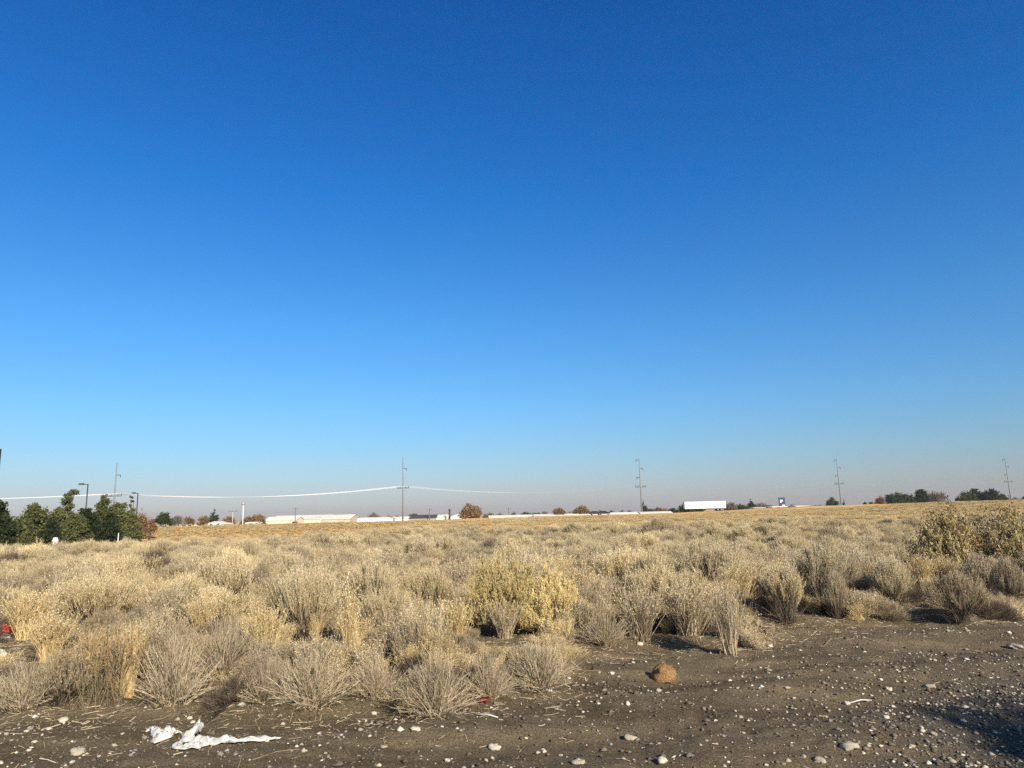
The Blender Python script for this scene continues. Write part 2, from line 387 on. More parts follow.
# ---------------------------------------------------------------- trees
def lobes_for(kind, rng, w, h):
    """ellipsoids (centre, radii) that make up a crown of width w and height h standing on z = 0"""
    L = []
    if kind == 'conifer':
        n = 9
        for i in range(n):
            f = i / (n - 1); r = w / 2 * (1 - f) ** 0.8 * .75 + w * .05
            for k in range(3 if f < .7 else 1):
                a = rng.uniform(0, 6.28); d = r * .55 if f < .8 else 0
                L.append(((d * math.cos(a), d * math.sin(a), h * (.10 + .84 * f)), (r * .7, r * .7, h * .09)))
    elif kind == 'pine':
        for i in range(26):
            f = i / 25; r = w / 2 * (1.0 - .66 * f ** 1.7); a = rng.uniform(0, 6.28); d = r * rng.uniform(.2, .72)
            q = w * rng.uniform(.17, .26) * (1 - .35 * f); L.append(((d * math.cos(a), d * math.sin(a), h * (.08 + .80 * f)), (q, q, q * .8)))
        L.append(((0, 0, h * .93), (w * .12, w * .12, h * .07)))
    elif kind == 'open_pine':
        for i in range(13):
            f = i / 12; a = rng.uniform(0, 6.28); d = w * .30 * rng.uniform(.3, 1) * (1 - .4 * f)
            q = w * rng.uniform(.12, .18); L.append(((d * math.cos(a), d * math.sin(a), h * (.30 + .66 * f)), (q, q, q * .7)))
    elif kind == 'wisp':
        for i in range(9):
            f = i / 8; a = rng.uniform(0, 6.28); d = w * .25 * rng.uniform(.2, 1)
            q = w * rng.uniform(.12, .2); L.append(((d * math.cos(a), d * math.sin(a), h * (.35 + .62 * f)), (q, q, q)))
    else:                                   # round and broad crowns
        for i in range(15):
            u = rng.normal(size=3); u /= np.linalg.norm(u); u[2] = abs(u[2]) * 1.0 - .25
            q = w * rng.uniform(.14, .21)
            L.append(((u[0] * w * .33, u[1] * w * .33, h * (.42 + .42 * u[2])), (q * 1.1, q * 1.1, min(q * 1.2, h * .24))))
        L.append(((0, 0, h * .45), (w * .36, w * .36, h * .36)))
    return L

def tree(name, label, u, vt, w_px, D, kind, leaf, group, seed, dens=1.0, leafsize=None, vb=None, cat='tree', wide=1.0):
    rng = np.random.default_rng(seed)
    p = at(u, vt, D); gz = hz(p.x, p.y); h = p.z - gz; w = w_px * D / FPX * (1.3 if kind == 'pine' else 1.02)
    root = empty(name, (p.x, p.y, gz - .05), rng.uniform(0, 6.28), label, cat, group)
    tk = MB(); tr = max(.10, .022 * h)
    bend = rng.normal(size=2) * h * .02
    top = (bend[0], bend[1], h * (.9 if kind in ('conifer', 'pine', 'open_pine', 'wisp') else .62))
    tk.tube([(0, 0, 0), (bend[0] * .3, bend[1] * .3, h * .25), (bend[0] * .7, bend[1] * .7, h * .5), top], [tr * 1.25, tr, tr * .7, tr * .2], 7)
    LB = lobes_for(kind, rng, w, h)
    for c, q in LB[::2] if kind != 'bare' else LB:
        z0 = min(c[2] * .75, h * .6); f = z0 / h
        tk.tube([(bend[0] * f, bend[1] * f, z0), (c[0] * .5, c[1] * .5, (z0 + c[2]) * .5), c], [tr * .5, tr * .3, tr * .1], 5)
    cr = MB(); ls = leafsize or max(.12, w * (.032 if kind == 'pine' else .040))
    vol = sum(q[0] * q[1] * q[2] for c, q in LB)
    N = int((6000 if kind == 'pine' else 4000) * dens)
    for c, q in LB:
        n = max(20, int(N * (q[0] * q[1] * q[2] / vol) ** .7 / len(LB) ** .3 * 1.0))
        d = rng.normal(size=(n, 3)); d /= np.linalg.norm(d, axis=1, keepdims=True)
        rad = rng.random(n) ** .45 * (1 + .25 * rng.normal(size=n).clip(-1, 1.4))
        # leaves gather into sprays
        spr = rng.normal(size=(max(4, n // 14), 3)); spr /= np.linalg.norm(spr, axis=1, keepdims=True)
        k = rng.integers(0, len(spr), n); d = d * .42 + spr[k]; d /= np.linalg.norm(d, axis=1, keepdims=True)
        C = np.array(c) + d * rad[:, None] * np.array(q)
        C[:, 2] = np.clip(C[:, 2], h * .01, h * 1.01)
        if kind in ('bare',):
            P = np.stack([C, C + d * ls * 2.2 * rng.uniform(.5, 1.2, (n, 1)) + [0, 0, ls * .6]], 1)
            cr.ribbons(P, np.full((n, 2), ls * .30), rng)
        else:
            cr.flakes(C, ls * rng.uniform(.55, 1.25, n), rng, asp=.55)
    if kind == 'bare':                       # fine limbs that read as a bare crown
        for i in range(26):
            a = rng.uniform(0, 6.28); e = rng.uniform(.25, 1.0)
            tip = np.array([math.cos(a) * w * .42 * e, math.sin(a) * w * .42 * e, h * (.97 - .35 * e * e)])
            tk.tube([(0, 0, h * .28), tuple(tip * [.45, .45, .72]), tuple(tip)], [tr * .4, tr * .22, tr * .07], 4)
    tk.build('trunk', M['bark'], root); cr.build('crown', M[leaf], root)
    return root

PINES = 'evergreens in the row at the left edge of the field'
FAR = 'trees along the far edge of the field'
T = tree
T('evergreen_tree', 'almost black dense evergreen cut off by the left edge of the photo', -3, 500, 46, 90, 'pine', 'pine_dark', PINES, 1, 2.4)
T('pine_tree', 'broad olive pine beside the almost black evergreen', 35, 503, 38, 105, 'pine', 'pine_olive', PINES, 2, 2.2)
T('pine_tree', 'low rounded olive pine in front of the tall open crowned pine', 60, 507, 30, 110, 'pine', 'pine_olive', PINES, 3, 2.0)
T('pine_tree', 'tall pine with an open ragged crown rising left of the street lamp', 71, 489.5, 25, 117, 'open_pine', 'pine_olive', PINES, 4, 1.3)
T('pine_tree', 'dark green pine below the taller street lamp', 87, 508, 30, 112, 'pine', 'pine_dark', PINES, 5, 2.2)
T('pine_tree', 'tall pointed olive pine between the two street lamps', 104, 493.5, 25, 118, 'pine', 'pine_olive', PINES, 6, 1.8)
T('pine_tree', 'broad olive green pine at the foot of the power pole behind the row', 121, 501, 30, 115, 'pine', 'pine_olive', PINES, 7, 2.0)
T('pine_tree', 'thin wispy pine top showing sky beside the shorter street lamp', 132.5, 495.5, 11, 124, 'wisp', 'pine_olive', PINES, 8, .35)
T('pine_tree', 'low dark pine filling the gap right of the broad olive pine', 52, 517, 24, 103, 'pine', 'pine_dark', PINES, 91, 1.5)
T('pine_tree', 'low olive pine at the foot of the tall open crowned pine', 76, 513, 28, 108, 'pine', 'pine_olive', PINES, 92, 1.6)
T('pine_tree', 'low dark pine between the tall pointed pine and the power pole', 112, 512, 26, 110, 'pine', 'pine_dark', PINES, 93, 1.5)
T('pine_tree', 'low olive pine below the wispy pine top', 131, 511, 22, 114, 'pine', 'pine_olive', PINES, 94, 1.4)
T('broadleaf_tree', 'brown leafy tree under the shorter street lamp', 143, 504, 19, 122, 'round', 'leaf_brown', FAR, 9, .9)
T('broadleaf_tree', 'small red brown tree closing the right end of the pine row', 152, 513, 12, 150, 'round', 'leaf_red', FAR, 10, .8)
T('evergreen_tree', 'dark green tree over the pale long roof right of the pine row', 164, 511, 17, 190, 'round', 'leaf_green', FAR, 11)
T('bare_tree', 'thin bare brown tree just right of the dark green tree over the pale roof', 179, 514, 12, 200, 'bare', 'twig_grey', FAR, 12, .8)
T('bare_tree', 'bare brown tree between the pale long roof and the white gabled house', 189, 515, 11, 206, 'bare', 'leaf_brown', FAR, 13, .8)
T('broadleaf_tree', 'brown tree crowding the left side of the pointed conifer', 204, 513, 12, 236, 'round', 'leaf_brown', FAR, 14, .8)
T('conifer_tree', 'pointed dark conifer standing behind the white gabled house', 214.5, 508, 15, 240, 'conifer', 'leaf_green', FAR, 15)
T('broadleaf_tree', 'brown tree between the pointed conifer and the short pale pole', 229, 515, 15, 245, 'round', 'leaf_brown', FAR, 16, .9)
T('broadleaf_tree', 'brown tree directly right of the short pale pole', 247, 515.5, 13, 250, 'round', 'leaf_brown', FAR, 17, .9)
T('broadleaf_tree', 'wide brown tree against the left end of the cream building', 259, 513.5, 19, 252, 'round', 'leaf_brown', FAR, 18)
T('broadleaf_tree', 'flat dark tree showing over the right end of the white warehouse', 355, 513, 13, 430, 'round', 'leaf_green', FAR, 19, .8)
T('broadleaf_tree', 'uneven dark tree over the long low white shed', 374, 512, 15, 430, 'round', 'twig_grey', FAR, 20, .8)
T('broadleaf_tree', 'small grey tree just left of the tall pole with the power line', 389, 514, 10, 440, 'round', 'twig_grey', FAR, 21, .7)
T('broadleaf_tree', 'low dark tree above the dark roof right of the tall pole', 414, 512, 12, 430, 'round', 'leaf_green', FAR, 22, .8)
T('broadleaf_tree', 'large round brown tree standing alone near the middle of the skyline', 471, 502, 24, 330, 'round', 'leaf_brown', FAR, 23, 1.5)
T('broadleaf_tree', 'low brown tree just right of the large round brown tree', 488, 511.5, 13, 380, 'round', 'leaf_brown', FAR, 24, .8)
T('broadleaf_tree', 'low grey brown tree left of the thin dark utility pole', 500, 512.5, 12, 390, 'round', 'twig_grey', FAR, 25, .8)
T('broadleaf_tree', 'small dark green tree right of the thin dark utility pole', 514, 511.5, 11, 390, 'round', 'leaf_green', FAR, 26, .8)
T('broadleaf_tree', 'wide low dark green tree before the gap in the skyline trees', 525.5, 511, 15, 395, 'round', 'leaf_green', FAR, 27, .8)
T('broadleaf_tree', 'small grey brown tree touching the first of the two round brown trees', 545, 511, 11, 390, 'round', 'twig_grey', FAR, 28, .7)
T('broadleaf_tree', 'first of the two matching round brown trees left of the dark cars', 559, 506.5, 16, 360, 'round', 'leaf_brown', FAR, 29, 1.1)
T('broadleaf_tree', 'second round brown tree standing just left of the dark cars', 581.5, 505, 18, 360, 'round', 'leaf_brown', FAR, 30, 1.1)
T('broadleaf_tree', 'low brown tree behind the two dark cars', 600, 508.5, 11, 370, 'round', 'leaf_brown', FAR, 31, .7)
T('broadleaf_tree', 'low dark shrubby tree between the dark cars and the tall pole', 620, 509.5, 12, 375, 'round', 'twig_grey', FAR, 32, .7)
T('broadleaf_tree', 'small dark green tree left of the pole with four arms above the cars', 629.5, 508, 8, 375, 'round', 'leaf_green', FAR, 33, .7)
T('conifer_tree', 'dark conifer standing behind the tall pole left of the semi trailer', 643, 500.5, 13, 395, 'conifer', 'leaf_green', FAR, 34, .9)
T('broadleaf_tree', 'low brown tree between the tall pole and the semi trailer', 658, 507, 14, 380, 'round', 'leaf_brown', FAR, 35, .8)
T('broadleaf_tree', 'low dark tree beside the front of the semi trailer', 672, 507, 11, 380, 'round', 'leaf_green', FAR, 36, .8)
T('broadleaf_tree', 'broad dark green tree showing over the roof of the semi trailer', 690, 501, 27, 330, 'round', 'leaf_green', FAR, 37, 1.2)
T('broadleaf_tree', 'grey green tree touching the back of the semi trailer', 731, 501, 15, 350, 'round', 'twig_grey', FAR, 38, .9)
T('broadleaf_tree', 'dark round tree just left of the pointed conifer past the trailer', 742, 503, 16, 350, 'round', 'leaf_green', FAR, 39, .9)
T('conifer_tree', 'pointed dark conifer past the back of the semi trailer', 750, 498.5, 13, 352, 'conifer', 'pine_dark', FAR, 40)
T('broadleaf_tree', 'grey green tree between the pointed conifer and the navy sign', 762, 501.5, 14, 355, 'round', 'twig_grey', FAR, 41, .8)
T('broadleaf_tree', 'small reddish bare tree on the left side of the navy sign', 770.5, 504.5, 8, 350, 'bare', 'leaf_red', FAR, 42, .7)
T('broadleaf_tree', 'small reddish tree on the right side of the navy sign', 792.5, 503, 7, 350, 'round', 'leaf_red', FAR, 43, .7)
T('broadleaf_tree', 'grey green tree against the left of the pole over the rise', 831, 495, 12, 430, 'round', 'leaf_green', FAR, 44, .8)
T('conifer_tree', 'tiny narrow conifer right against the pole over the rise', 843.5, 498, 5.5, 430, 'conifer', 'leaf_green', FAR, 45, .7)
T('broadleaf_tree', 'first of two tiny dark trees left of the reddish bare tree', 864.5, 500, 5.5, 420, 'round', 'leaf_green', FAR, 46, .6)
T('broadleaf_tree', 'second tiny dark tree touching the reddish bare tree', 870.5, 499, 5.5, 420, 'round', 'leaf_green', FAR, 47, .6)
T('bare_tree', 'low reddish bare tree left of the paired round green trees', 880, 496, 13, 390, 'bare', 'leaf_red', FAR, 48, .8)
T('evergreen_tree', 'left half of the paired round green trees on the rise', 893, 490.5, 17, 370, 'round', 'leaf_green', FAR, 49, 1.3)
T('evergreen_tree', 'right half of the paired round green trees on the rise', 905, 491.5, 20, 372, 'round', 'leaf_green', FAR, 50, 1.3)
T('evergreen_tree', 'dark peaked evergreen between the paired green trees and the bare grey tree', 921, 489, 16, 370, 'pine', 'pine_dark', FAR, 51, 1.4)
T('bare_tree', 'round bare grey brown tree right of the dark peaked evergreen', 936, 491, 19, 370, 'bare', 'twig_grey', FAR, 52, .8)
for u, vt, w, D, lf, lab in ((342, 513.5, 12, 420, 'twig_grey', 'low grey tree behind the white warehouse wing'), (398, 514.5, 9, 440, 'leaf_green', 'tiny dark tree touching the left of the tall pale pole'),
        (442, 512.5, 10, 430, 'twig_grey', 'low grey tree between the dark roof and the thick dark pole'), (536, 511.8, 11, 395, 'leaf_green', 'flat dark tree in the gap left of the two round brown trees'),
        (570, 510.5, 9, 380, 'twig_grey', 'small grey tree between the two matching round brown trees'), (611, 509.8, 10, 375, 'leaf_green', 'low dark tree right behind the right black car'),
        (650, 507.5, 11, 385, 'leaf_green', 'low green tree just right of the pole left of the trailer'), (666, 507.5, 11, 385, 'twig_grey', 'low grey tree among those left of the semi trailer'),
        (756, 503.5, 10, 360, 'leaf_green', 'small dark tree filling in right of the pointed conifer past the trailer'), (737, 503.5, 14, 360, 'leaf_green', 'low dark tree behind the back of the semi trailer'),
        (818, 504.5, 14, 420, 'twig_grey', 'low grey trees edge between the navy sign and the pole over the rise'), (172, 516, 10, 205, 'leaf_green', 'small dark tree beside the dark green tree over the pale roof')):
    T('broadleaf_tree', lab, u, vt, w, D, 'round', lf, FAR, int(u), .8)
T('evergreen_tree', 'leftmost evergreen of the wide dark clump before the last tall pole', 965, 490, 20, 370, 'round', 'leaf_green', FAR, 53, 1.2)
T('evergreen_tree', 'narrow evergreen second from the left in the wide dark clump', 976, 488.5, 16, 374, 'pine', 'pine_dark', FAR, 54, 1.2)
T('evergreen_tree', 'tallest and broadest evergreen of the wide dark clump', 989, 487.5, 21, 370, 'round', 'pine_dark', FAR, 55, 1.3)
T('evergreen_tree', 'lower evergreen between the tallest of the clump and the last tall pole', 1000, 493, 15, 376, 'round', 'leaf_green', FAR, 56, 1.0)
T('broadleaf_tree', 'small grey green tree just right of the last tall pole', 1014, 495.5, 10, 380, 'round', 'twig_grey', FAR, 57, .8)
T('evergreen_tree', 'dark evergreen cut off by the right edge of the photo', 1023, 494, 9, 380, 'round', 'pine_dark', FAR, 58, .8)

# ---------------------------------------------------------------- power poles, lamps and wires
def power_pole(label, u, vt, D, arms, wide_v, metal='steel'):
    top = at(u, vt, D); gz = hz(top.x, D); h = top.z - gz
    root = empty('power_pole', (top.x, D, gz), 0, label, 'power pole', 'tall transmission poles across the back of the field')
    a_rot = R_(10)
    m = MB(); m.tube([(0, 0, -.3), (0, 0, h * .5), (0, 0, h)], [.40, .31, .19], 10); m.build('shaft', M['greysteel'], root)
    def arm(z, L0, L1, r=.10, t=.12):
        a = MB(); c, s_ = math.cos(a_rot), math.sin(a_rot)
        a.tube([(L0 * c, L0 * s_, z), (L1 * c, L1 * s_, z + .02)], r, 6); o = a.build('crossarm', M['armsteel'], root)
        return o
    def insul(par, x, z, up):
        i = MB(); c, s_ = math.cos(a_rot), math.sin(a_rot)
        zs = [z, z + up * .35, z + up * .4, z + up * .75, z + up * .8, z + up * 1.1]
        i.tube([(x * c, x * s_, q) for q in zs], [.08, .16, .08, .16, .08, .1], 8); i.build('insulator', M['dark'], par)
    zw = at(u, wide_v, D).z - gz
    for k, (av, side) in enumerate(arms):
        z = at(u, av, D).z - gz; x1 = side * 1.7
        o = arm(z, -.2 * side, x1, .17); insul(o, x1, z + .05, -1.0)
    o = arm(zw, -2.7, 2.7, .19)
    for x in (-2.6, -1.3, 1.3, 2.6): insul(o, x, zw + .1, .8)
    c, s_ = math.cos(a_rot), math.sin(a_rot)
    return [Vector((top.x + x * c, D + x * s_, gz + zw + .95)) for x in (-2.6, -1.3, 1.3, 2.6)]

P1 = power_pole('pale power pole rising out of the left pine row', 117, 462.5, 300, [(475, 1)], 496, )
P2 = power_pole('tall pale power pole where the white wires meet in open field', 403, 457, 340, [(468.5, 1)], 488)
P3 = power_pole('tall power pole left of the white semi trailer', 639, 458.5, 364, [(460, -1), (468.5, 1), (477.5, -1)], 487)
P4 = power_pole('tall power pole on the rise right of the navy sign', 836.5, 459, 408, [(460, -1), (467.5, 1), (475.5, -1)], 484)
P5 = power_pole('last tall power pole near the right edge above the dark tree clump', 1005, 458.5, 425, [(459.5, -1), (466.5, 1), (474.5, -1)], 482)
def span(a, b, sag, r, label, group, wm='wire'):
    m = MB(); pts = [a.lerp(b, i / 24) - Vector((0, 0, sag * 4 * (i / 24) * (1 - i / 24))) for i in range(25)]
    m.tube(pts, r, 5); return tag(m.build('power_line', M[wm]), label, 'power line', group)
PL = P1[0] + Vector((-112, -42, -1.0))
for k in range(4):
    off = P1[k] - P1[0]
    span(P1[k], P2[k], 3.0, .036, 'white sagging wire strung from the pine row pole to the tall pale pole', 'wires left of the tall pale pole')
    span(PL + off, P1[k], 1.2, .042, 'white wire running from the pine row pole out of the left edge', 'wires crossing the left edge')
    span(P2[k], P3[k], 3.4, [max(.0015, .022 - .034 * (i / 24)) for i in range(25)], 'thin fading wire from the tall pale pole toward the trailer', 'wires right of the tall pale pole')  # narrowed along the span to imitate the glint fading out
    span(P3[k], P4[k], 2.6, .007, 'hair thin wire above the semi trailer', 'wires above the semi trailer', 'skygreywire')
    span(P4[k], P5[k], 2.4, .007, 'hair thin wire above the dark tree clump', 'wires above the right hand trees', 'skygreywire')

def street_lamp(label, u, vt, D, armdir, L):
    p = at(u, vt, D); gz = hz(p.x, D); h = p.z - gz
    root = empty('street_lamp', (p.x, D, gz), 0, label, 'street lamp', 'street lamps in the pine row')
    m = MB(); m.tube([(0, 0, 0), (0, 0, h * .6), (0, 0, h)], [.13, .10, .08], 8)
    m.tube([(0, 0, h - .1), (armdir * L * .55, 0, h + .02)], .05, 6); m.build('pole', M['dark'], root)
    a = MB(); a.box((armdir * (L * .78), 0, h + .02), (L * .62, .42, .20), taper=.86); a.build('lamp_head', M['dark'], root)
    a = MB(); a.box((armdir * (L * .78), 0, h - .10), (L * .5, .34, .03)); a.build('lens', M['palepole'], root)
street_lamp('taller street lamp whose head points left over the dark pine', 88, 484, 112, -1, 1.3)
street_lamp('shorter street lamp beside the wispy pine top', 138, 493, 122, -1, .9)

def utility_pole(label, u, vt, D, mname, r, arm=None, name='utility_pole'):
    p = at(u, vt, D); gz = hz(p.x, D); h = p.z - gz
    root = empty(name, (p.x, D, gz), 0, label, 'utility pole')
    m = MB(); m.tube([(0, 0, -.2), (0, 0, h)], [r * 1.15, r * .8], 8); m.build('shaft', M[mname], root)
    if arm:
        m = MB(); m.box((0, -r, h - arm[0]), (arm[1], .12, .14)); o = m.build('crossarm', M['wood'], root)
        for x in (-.45, 0, .45):
            i = MB(); i.tube([(x * arm[1], -r, h - arm[0] + .07), (x * arm[1], -r, h - arm[0] + .35)], [.05, .08], 6); i.build('insulator', M['dark'], o)
    return root
utility_pole('short bright white pole among the brown trees', 243.5, 503, 215, 'palepole', .17, (.5, 1.1))
utility_pole('thin grey pole left of the short bright white pole', 233, 510.5, 225, 'steel', .13, (.3, 2.6))
utility_pole('thin dark pole in front of the white warehouse', 295.5, 507.5, 300, 'wood', .17, (.6, 2.2))
utility_pole('thin grey pole above the dark roof right of the tall pale pole', 429.5, 508.5, 350, 'wood', .22, (.5, 2.4))
utility_pole('thick dark pole left of the large round brown tree', 449.5, 509, 350, 'dark', .5, (.8, 1.6))
utility_pole('thin dark utility pole between the low trees in the middle', 508.5, 507.5, 370, 'wood', .2, (.5, 2.2))
# the pole sign cut by the left edge
p = at(-2.5, 449, 100); gz = hz(p.x, 100)
rt = empty('pole_sign', (p.x, 100, gz), 0, 'tall pole with a dark narrow panel at the left edge of the photo', 'pole sign')
m = MB(); m.tube([(0, 0, -.2), (0, 0, p.z - gz)], [.16, .12], 10); m.build('pole', M['palepole'], rt)
m = MB(); m.box((.2, 0, p.z - gz - 1.5), (.62, .22, 3.0)); m.build('panel', M['dark'], rt)

# ---------------------------------------------------------------- road, buildings, vehicles at the far edge
xs = np.linspace(-330, 330, 221); ys = np.linspace(283, 291, 4); X, Y = np.meshgrid(xs, ys)
V = np.stack([X, Y, HT(X, Y) + .03], -1).reshape(-1, 3)
F = np.array([(j * 221 + i, j * 221 + i + 1, (j + 1) * 221 + i + 1, (j + 1) * 221 + i) for j in range(3) for i in range(220)])
mb = MB(); mb.add(V, F, 0, np.zeros(len(V)), True); tag(mb.build('road', mat('asphalt', (.05, .05, .05), .9, .2, var=(.065, .065, .065), scale=1)), kind='structure', label='asphalt road beyond the field')

def building(name, label, u0, u1, veave, vridge, D, dep, wall, roof, openings=(), cat='building', gable=True, ridge_along=True):
    """openings: (kind, fraction along, width, sill, height)"""
    a, b = at(u0, veave, D), at(u1, veave, D); um = (u0 + u1) / 2
    gz = min(hz(a.x, D), hz(b.x, D)) - .1; W = b.x - a.x; cx = (a.x + b.x) / 2
    he = max(1.6, at(um, veave, D).z - gz); hr = max(he + .25, at(um, vridge, D).z - gz)
    root = empty(name, (cx, D, gz), 0, label, cat)
    m = MB(); x = W / 2
    if ridge_along:
        m.add([(-x, 0, 0), (x, 0, 0), (x, dep, 0), (-x, dep, 0), (-x, 0, he), (x, 0, he), (x, dep, he), (-x, dep, he), (-x, dep / 2, hr - .05), (x, dep / 2, hr - .05)],
              [(0, 1, 5, 4), (2, 3, 7, 6), (0, 4, 8, 7, 3), (1, 2, 6, 9, 5)])
        r = MB(); t, o = .18, .35
        for s_, y0 in ((-1, -o), (1, dep + o)):
            z0 = he - (hr - he) * o / (dep / 2)
            q = [(-x - o, y0, z0), (x + o, y0, z0), (x + o, dep / 2, hr), (-x - o, dep / 2, hr)]
            q = q + [(a_, b_, c_ + t) for a_, b_, c_ in q]
            r.add(q, [(0, 1, 2, 3), (4, 5, 6, 7), (0, 1, 5, 4), (1, 2, 6, 5), (2, 3, 7, 6), (3, 0, 4, 7)])
    else:
        m.prism([(-x, 0), (x, 0), (x, he), (0, hr - .05), (-x, he)], 0, dep)
        r = MB(); o = .35; k = (hr - he) / x
        for s_ in (-1, 1):
            q = [(s_ * (x + o), -o, he - k * o), (0, -o, hr), (0, dep + o, hr), (s_ * (x + o), dep + o, he - k * o)]
            q = q + [(a_, b_, c_ + .18) for a_, b_, c_ in q]
            r.add(q, [(0, 1, 2, 3), (4, 5, 6, 7), (0, 1, 5, 4), (1, 2, 6, 5), (2, 3, 7, 6), (3, 0, 4, 7)])
    m.build('wall', M[wall], root); r.build('roof', M[roof], root)
    for kind, f, w, sill, hh in openings:
        q = MB(); q.box((-x + f * W, -.01, sill + hh / 2), (w, .10, hh)); o_ = q.build(kind, M['white'], root)
        q = MB(); q.box((-x + f * W, -.065, sill + hh / 2), (w - .2, .03, hh - .2)); q.build('pane' if kind == 'window' else 'panel', M['glass' if kind == 'window' else 'dark'], o_)
    return root
building('storage_building', 'long pale low roofed building beside the right end of the pine row', 150, 172, 528.5, 526, 236, 12, 'white', 'tanroof', [('window', .3, 1.2, .8, 1.0), ('door', .7, 1.0, 0, 2.0)])
building('house', 'low white house behind the bare brown trees', 178, 198, 527.5, 525, 240, 8, 'white', 'tanroof', [('window', .3, 1.4, .8, 1.0), ('door', .6, 1.0, 0, 2.0)])
building('house', 'white gabled house in front of the pointed conifer', 206, 223, 526, 522, 236, 9, 'white', 'roof', [('window', .3, 1.2, .8, 1.0), ('window', .7, 1.2, .8, 1.0)], 'house', True, False)
building('house', 'small white house right of the short bright white pole', 246, 255, 525, 523.5, 238, 6, 'white', 'roof', [('window', .5, 1.2, .8, 1.0)])
building('office_building', 'cream low building with dark windows left of the white warehouse', 265, 296, 520.5, 517, 312, 12, 'cream', 'roof',
         [('window', .06, 1.1, .6, 1.9), ('window', .16, 1.1, .6, 1.9), ('window', .32, 1.1, .6, 1.9), ('window', .5, 1.4, .8, 1.4), ('window', .66, 1.4, .8, 1.4), ('door', .82, 1.6, 0, 2.2)])
building('warehouse', 'large white warehouse with the dark loading door', 270, 326, 519.5, 515.5, 345, 22, 'cream', 'roof',
         [('door', .66, 4.0, .2, 3.0), ('door', .82, 3.0, .2, 2.6), ('window', .93, 2.0, 1.5, 1.0)], 'warehouse')
building('warehouse', 'white warehouse wing with a higher roof ending the warehouse group', 321, 350, 519, 515, 335, 20, 'tanwall', 'roof', [('window', .2, 3.0, 1.2, .8), ('window', .5, 3.0, 1.2, .8), ('window', .8, 3.0, 1.2, .8)], 'warehouse')
building('shed', 'long low white shed between the warehouse group and the tall pale pole', 350, 408, 519, 517.5, 350, 9, 'white', 'roof', [('door', .5, 2.5, 0, 1.6)], 'shed')
building('barn', 'dark roofed low building right of the tall pale pole', 408, 436, 518, 515.2, 352, 10, 'greywall', 'darkroof', [('door', .5, 3, 0, 1.5)])
building('shed', 'low white shed right of the dark roofed building', 436, 448, 517, 515, 354, 8, 'white', 'roof', [('door', .5, 2, 0, 1.6)], 'shed')
building('house', 'white gabled building beside the large round brown tree', 450, 465, 517, 514.5, 352, 9, 'white', 'roof', [('window', .4, 1.4, .6, 1.0)], 'house', True, False)
building('shed', 'long low white shed right of the large round brown tree', 489, 532, 516.6, 515.3, 356, 9, 'white', 'roof', [('door', .3, 2.5, 0, 1.5), ('door', .7, 2.5, 0, 1.5)], 'shed')
building('shed', 'low white shed under the first round brown tree', 534, 590, 515.3, 514, 356, 9, 'white', 'roof', [('door', .5, 2.5, 0, 1.5)], 'shed')
building('shed', 'low white shed running from the dark cars to the tall pole', 590, 638, 514.3, 512.7, 358, 9, 'white', 'roof', [('door', .6, 2.5, 0, 1.5)], 'shed')
building('shed', 'low white shed between the tall pole and the semi trailer', 641, 672, 513.2, 511.8, 360, 9, 'white', 'roof', [('door', .5, 2.5, 0, 1.5)], 'shed')
building('house', 'small house with a tan roof past the pointed conifer', 755, 765, 510.8, 509.3, 308, 8, 'white', 'tanroof', [('window', .5, 1.2, .8, .8)])
building('store_building', 'pale flat building under the navy sign', 773, 787, 510.6, 509.4, 308, 9, 'white', 'roof', [('window', .4, 1.6, .8, .8)])
building('house', 'white roofed house right of the navy sign', 797, 812, 509.5, 507.3, 308, 10, 'white', 'roof', [('window', .5, 1.6, .4, .8)])

# the navy sign
p = at(781.5, 497.5, 318); gz = hz(p.x, 318); h = p.z - gz
rt = empty('pole_sign', (p.x, 318, gz), 0, 'tall navy sign with white marks above the pale flat building', 'pole sign')
m = MB(); m.tube([(0, 0, 0), (0, 0, h - 3.9)], .22, 8); m.build('pole', M['steel'], rt)
m = MB(); m.box((0, 0, h - 2.0), (2.6, .5, 4.0)); pn = m.build('panel', M['navy'], rt)
m = MB()
m.box((-.25, -.27, h - 1.35), (1.2, .04, .75)); m.box((-.55, -.27, h - 2.0), (.5, .04, .5)); m.box((.5, -.27, h - 3.4), (1.1, .04, .55)); m.build('white_marks', M['white'], pn)

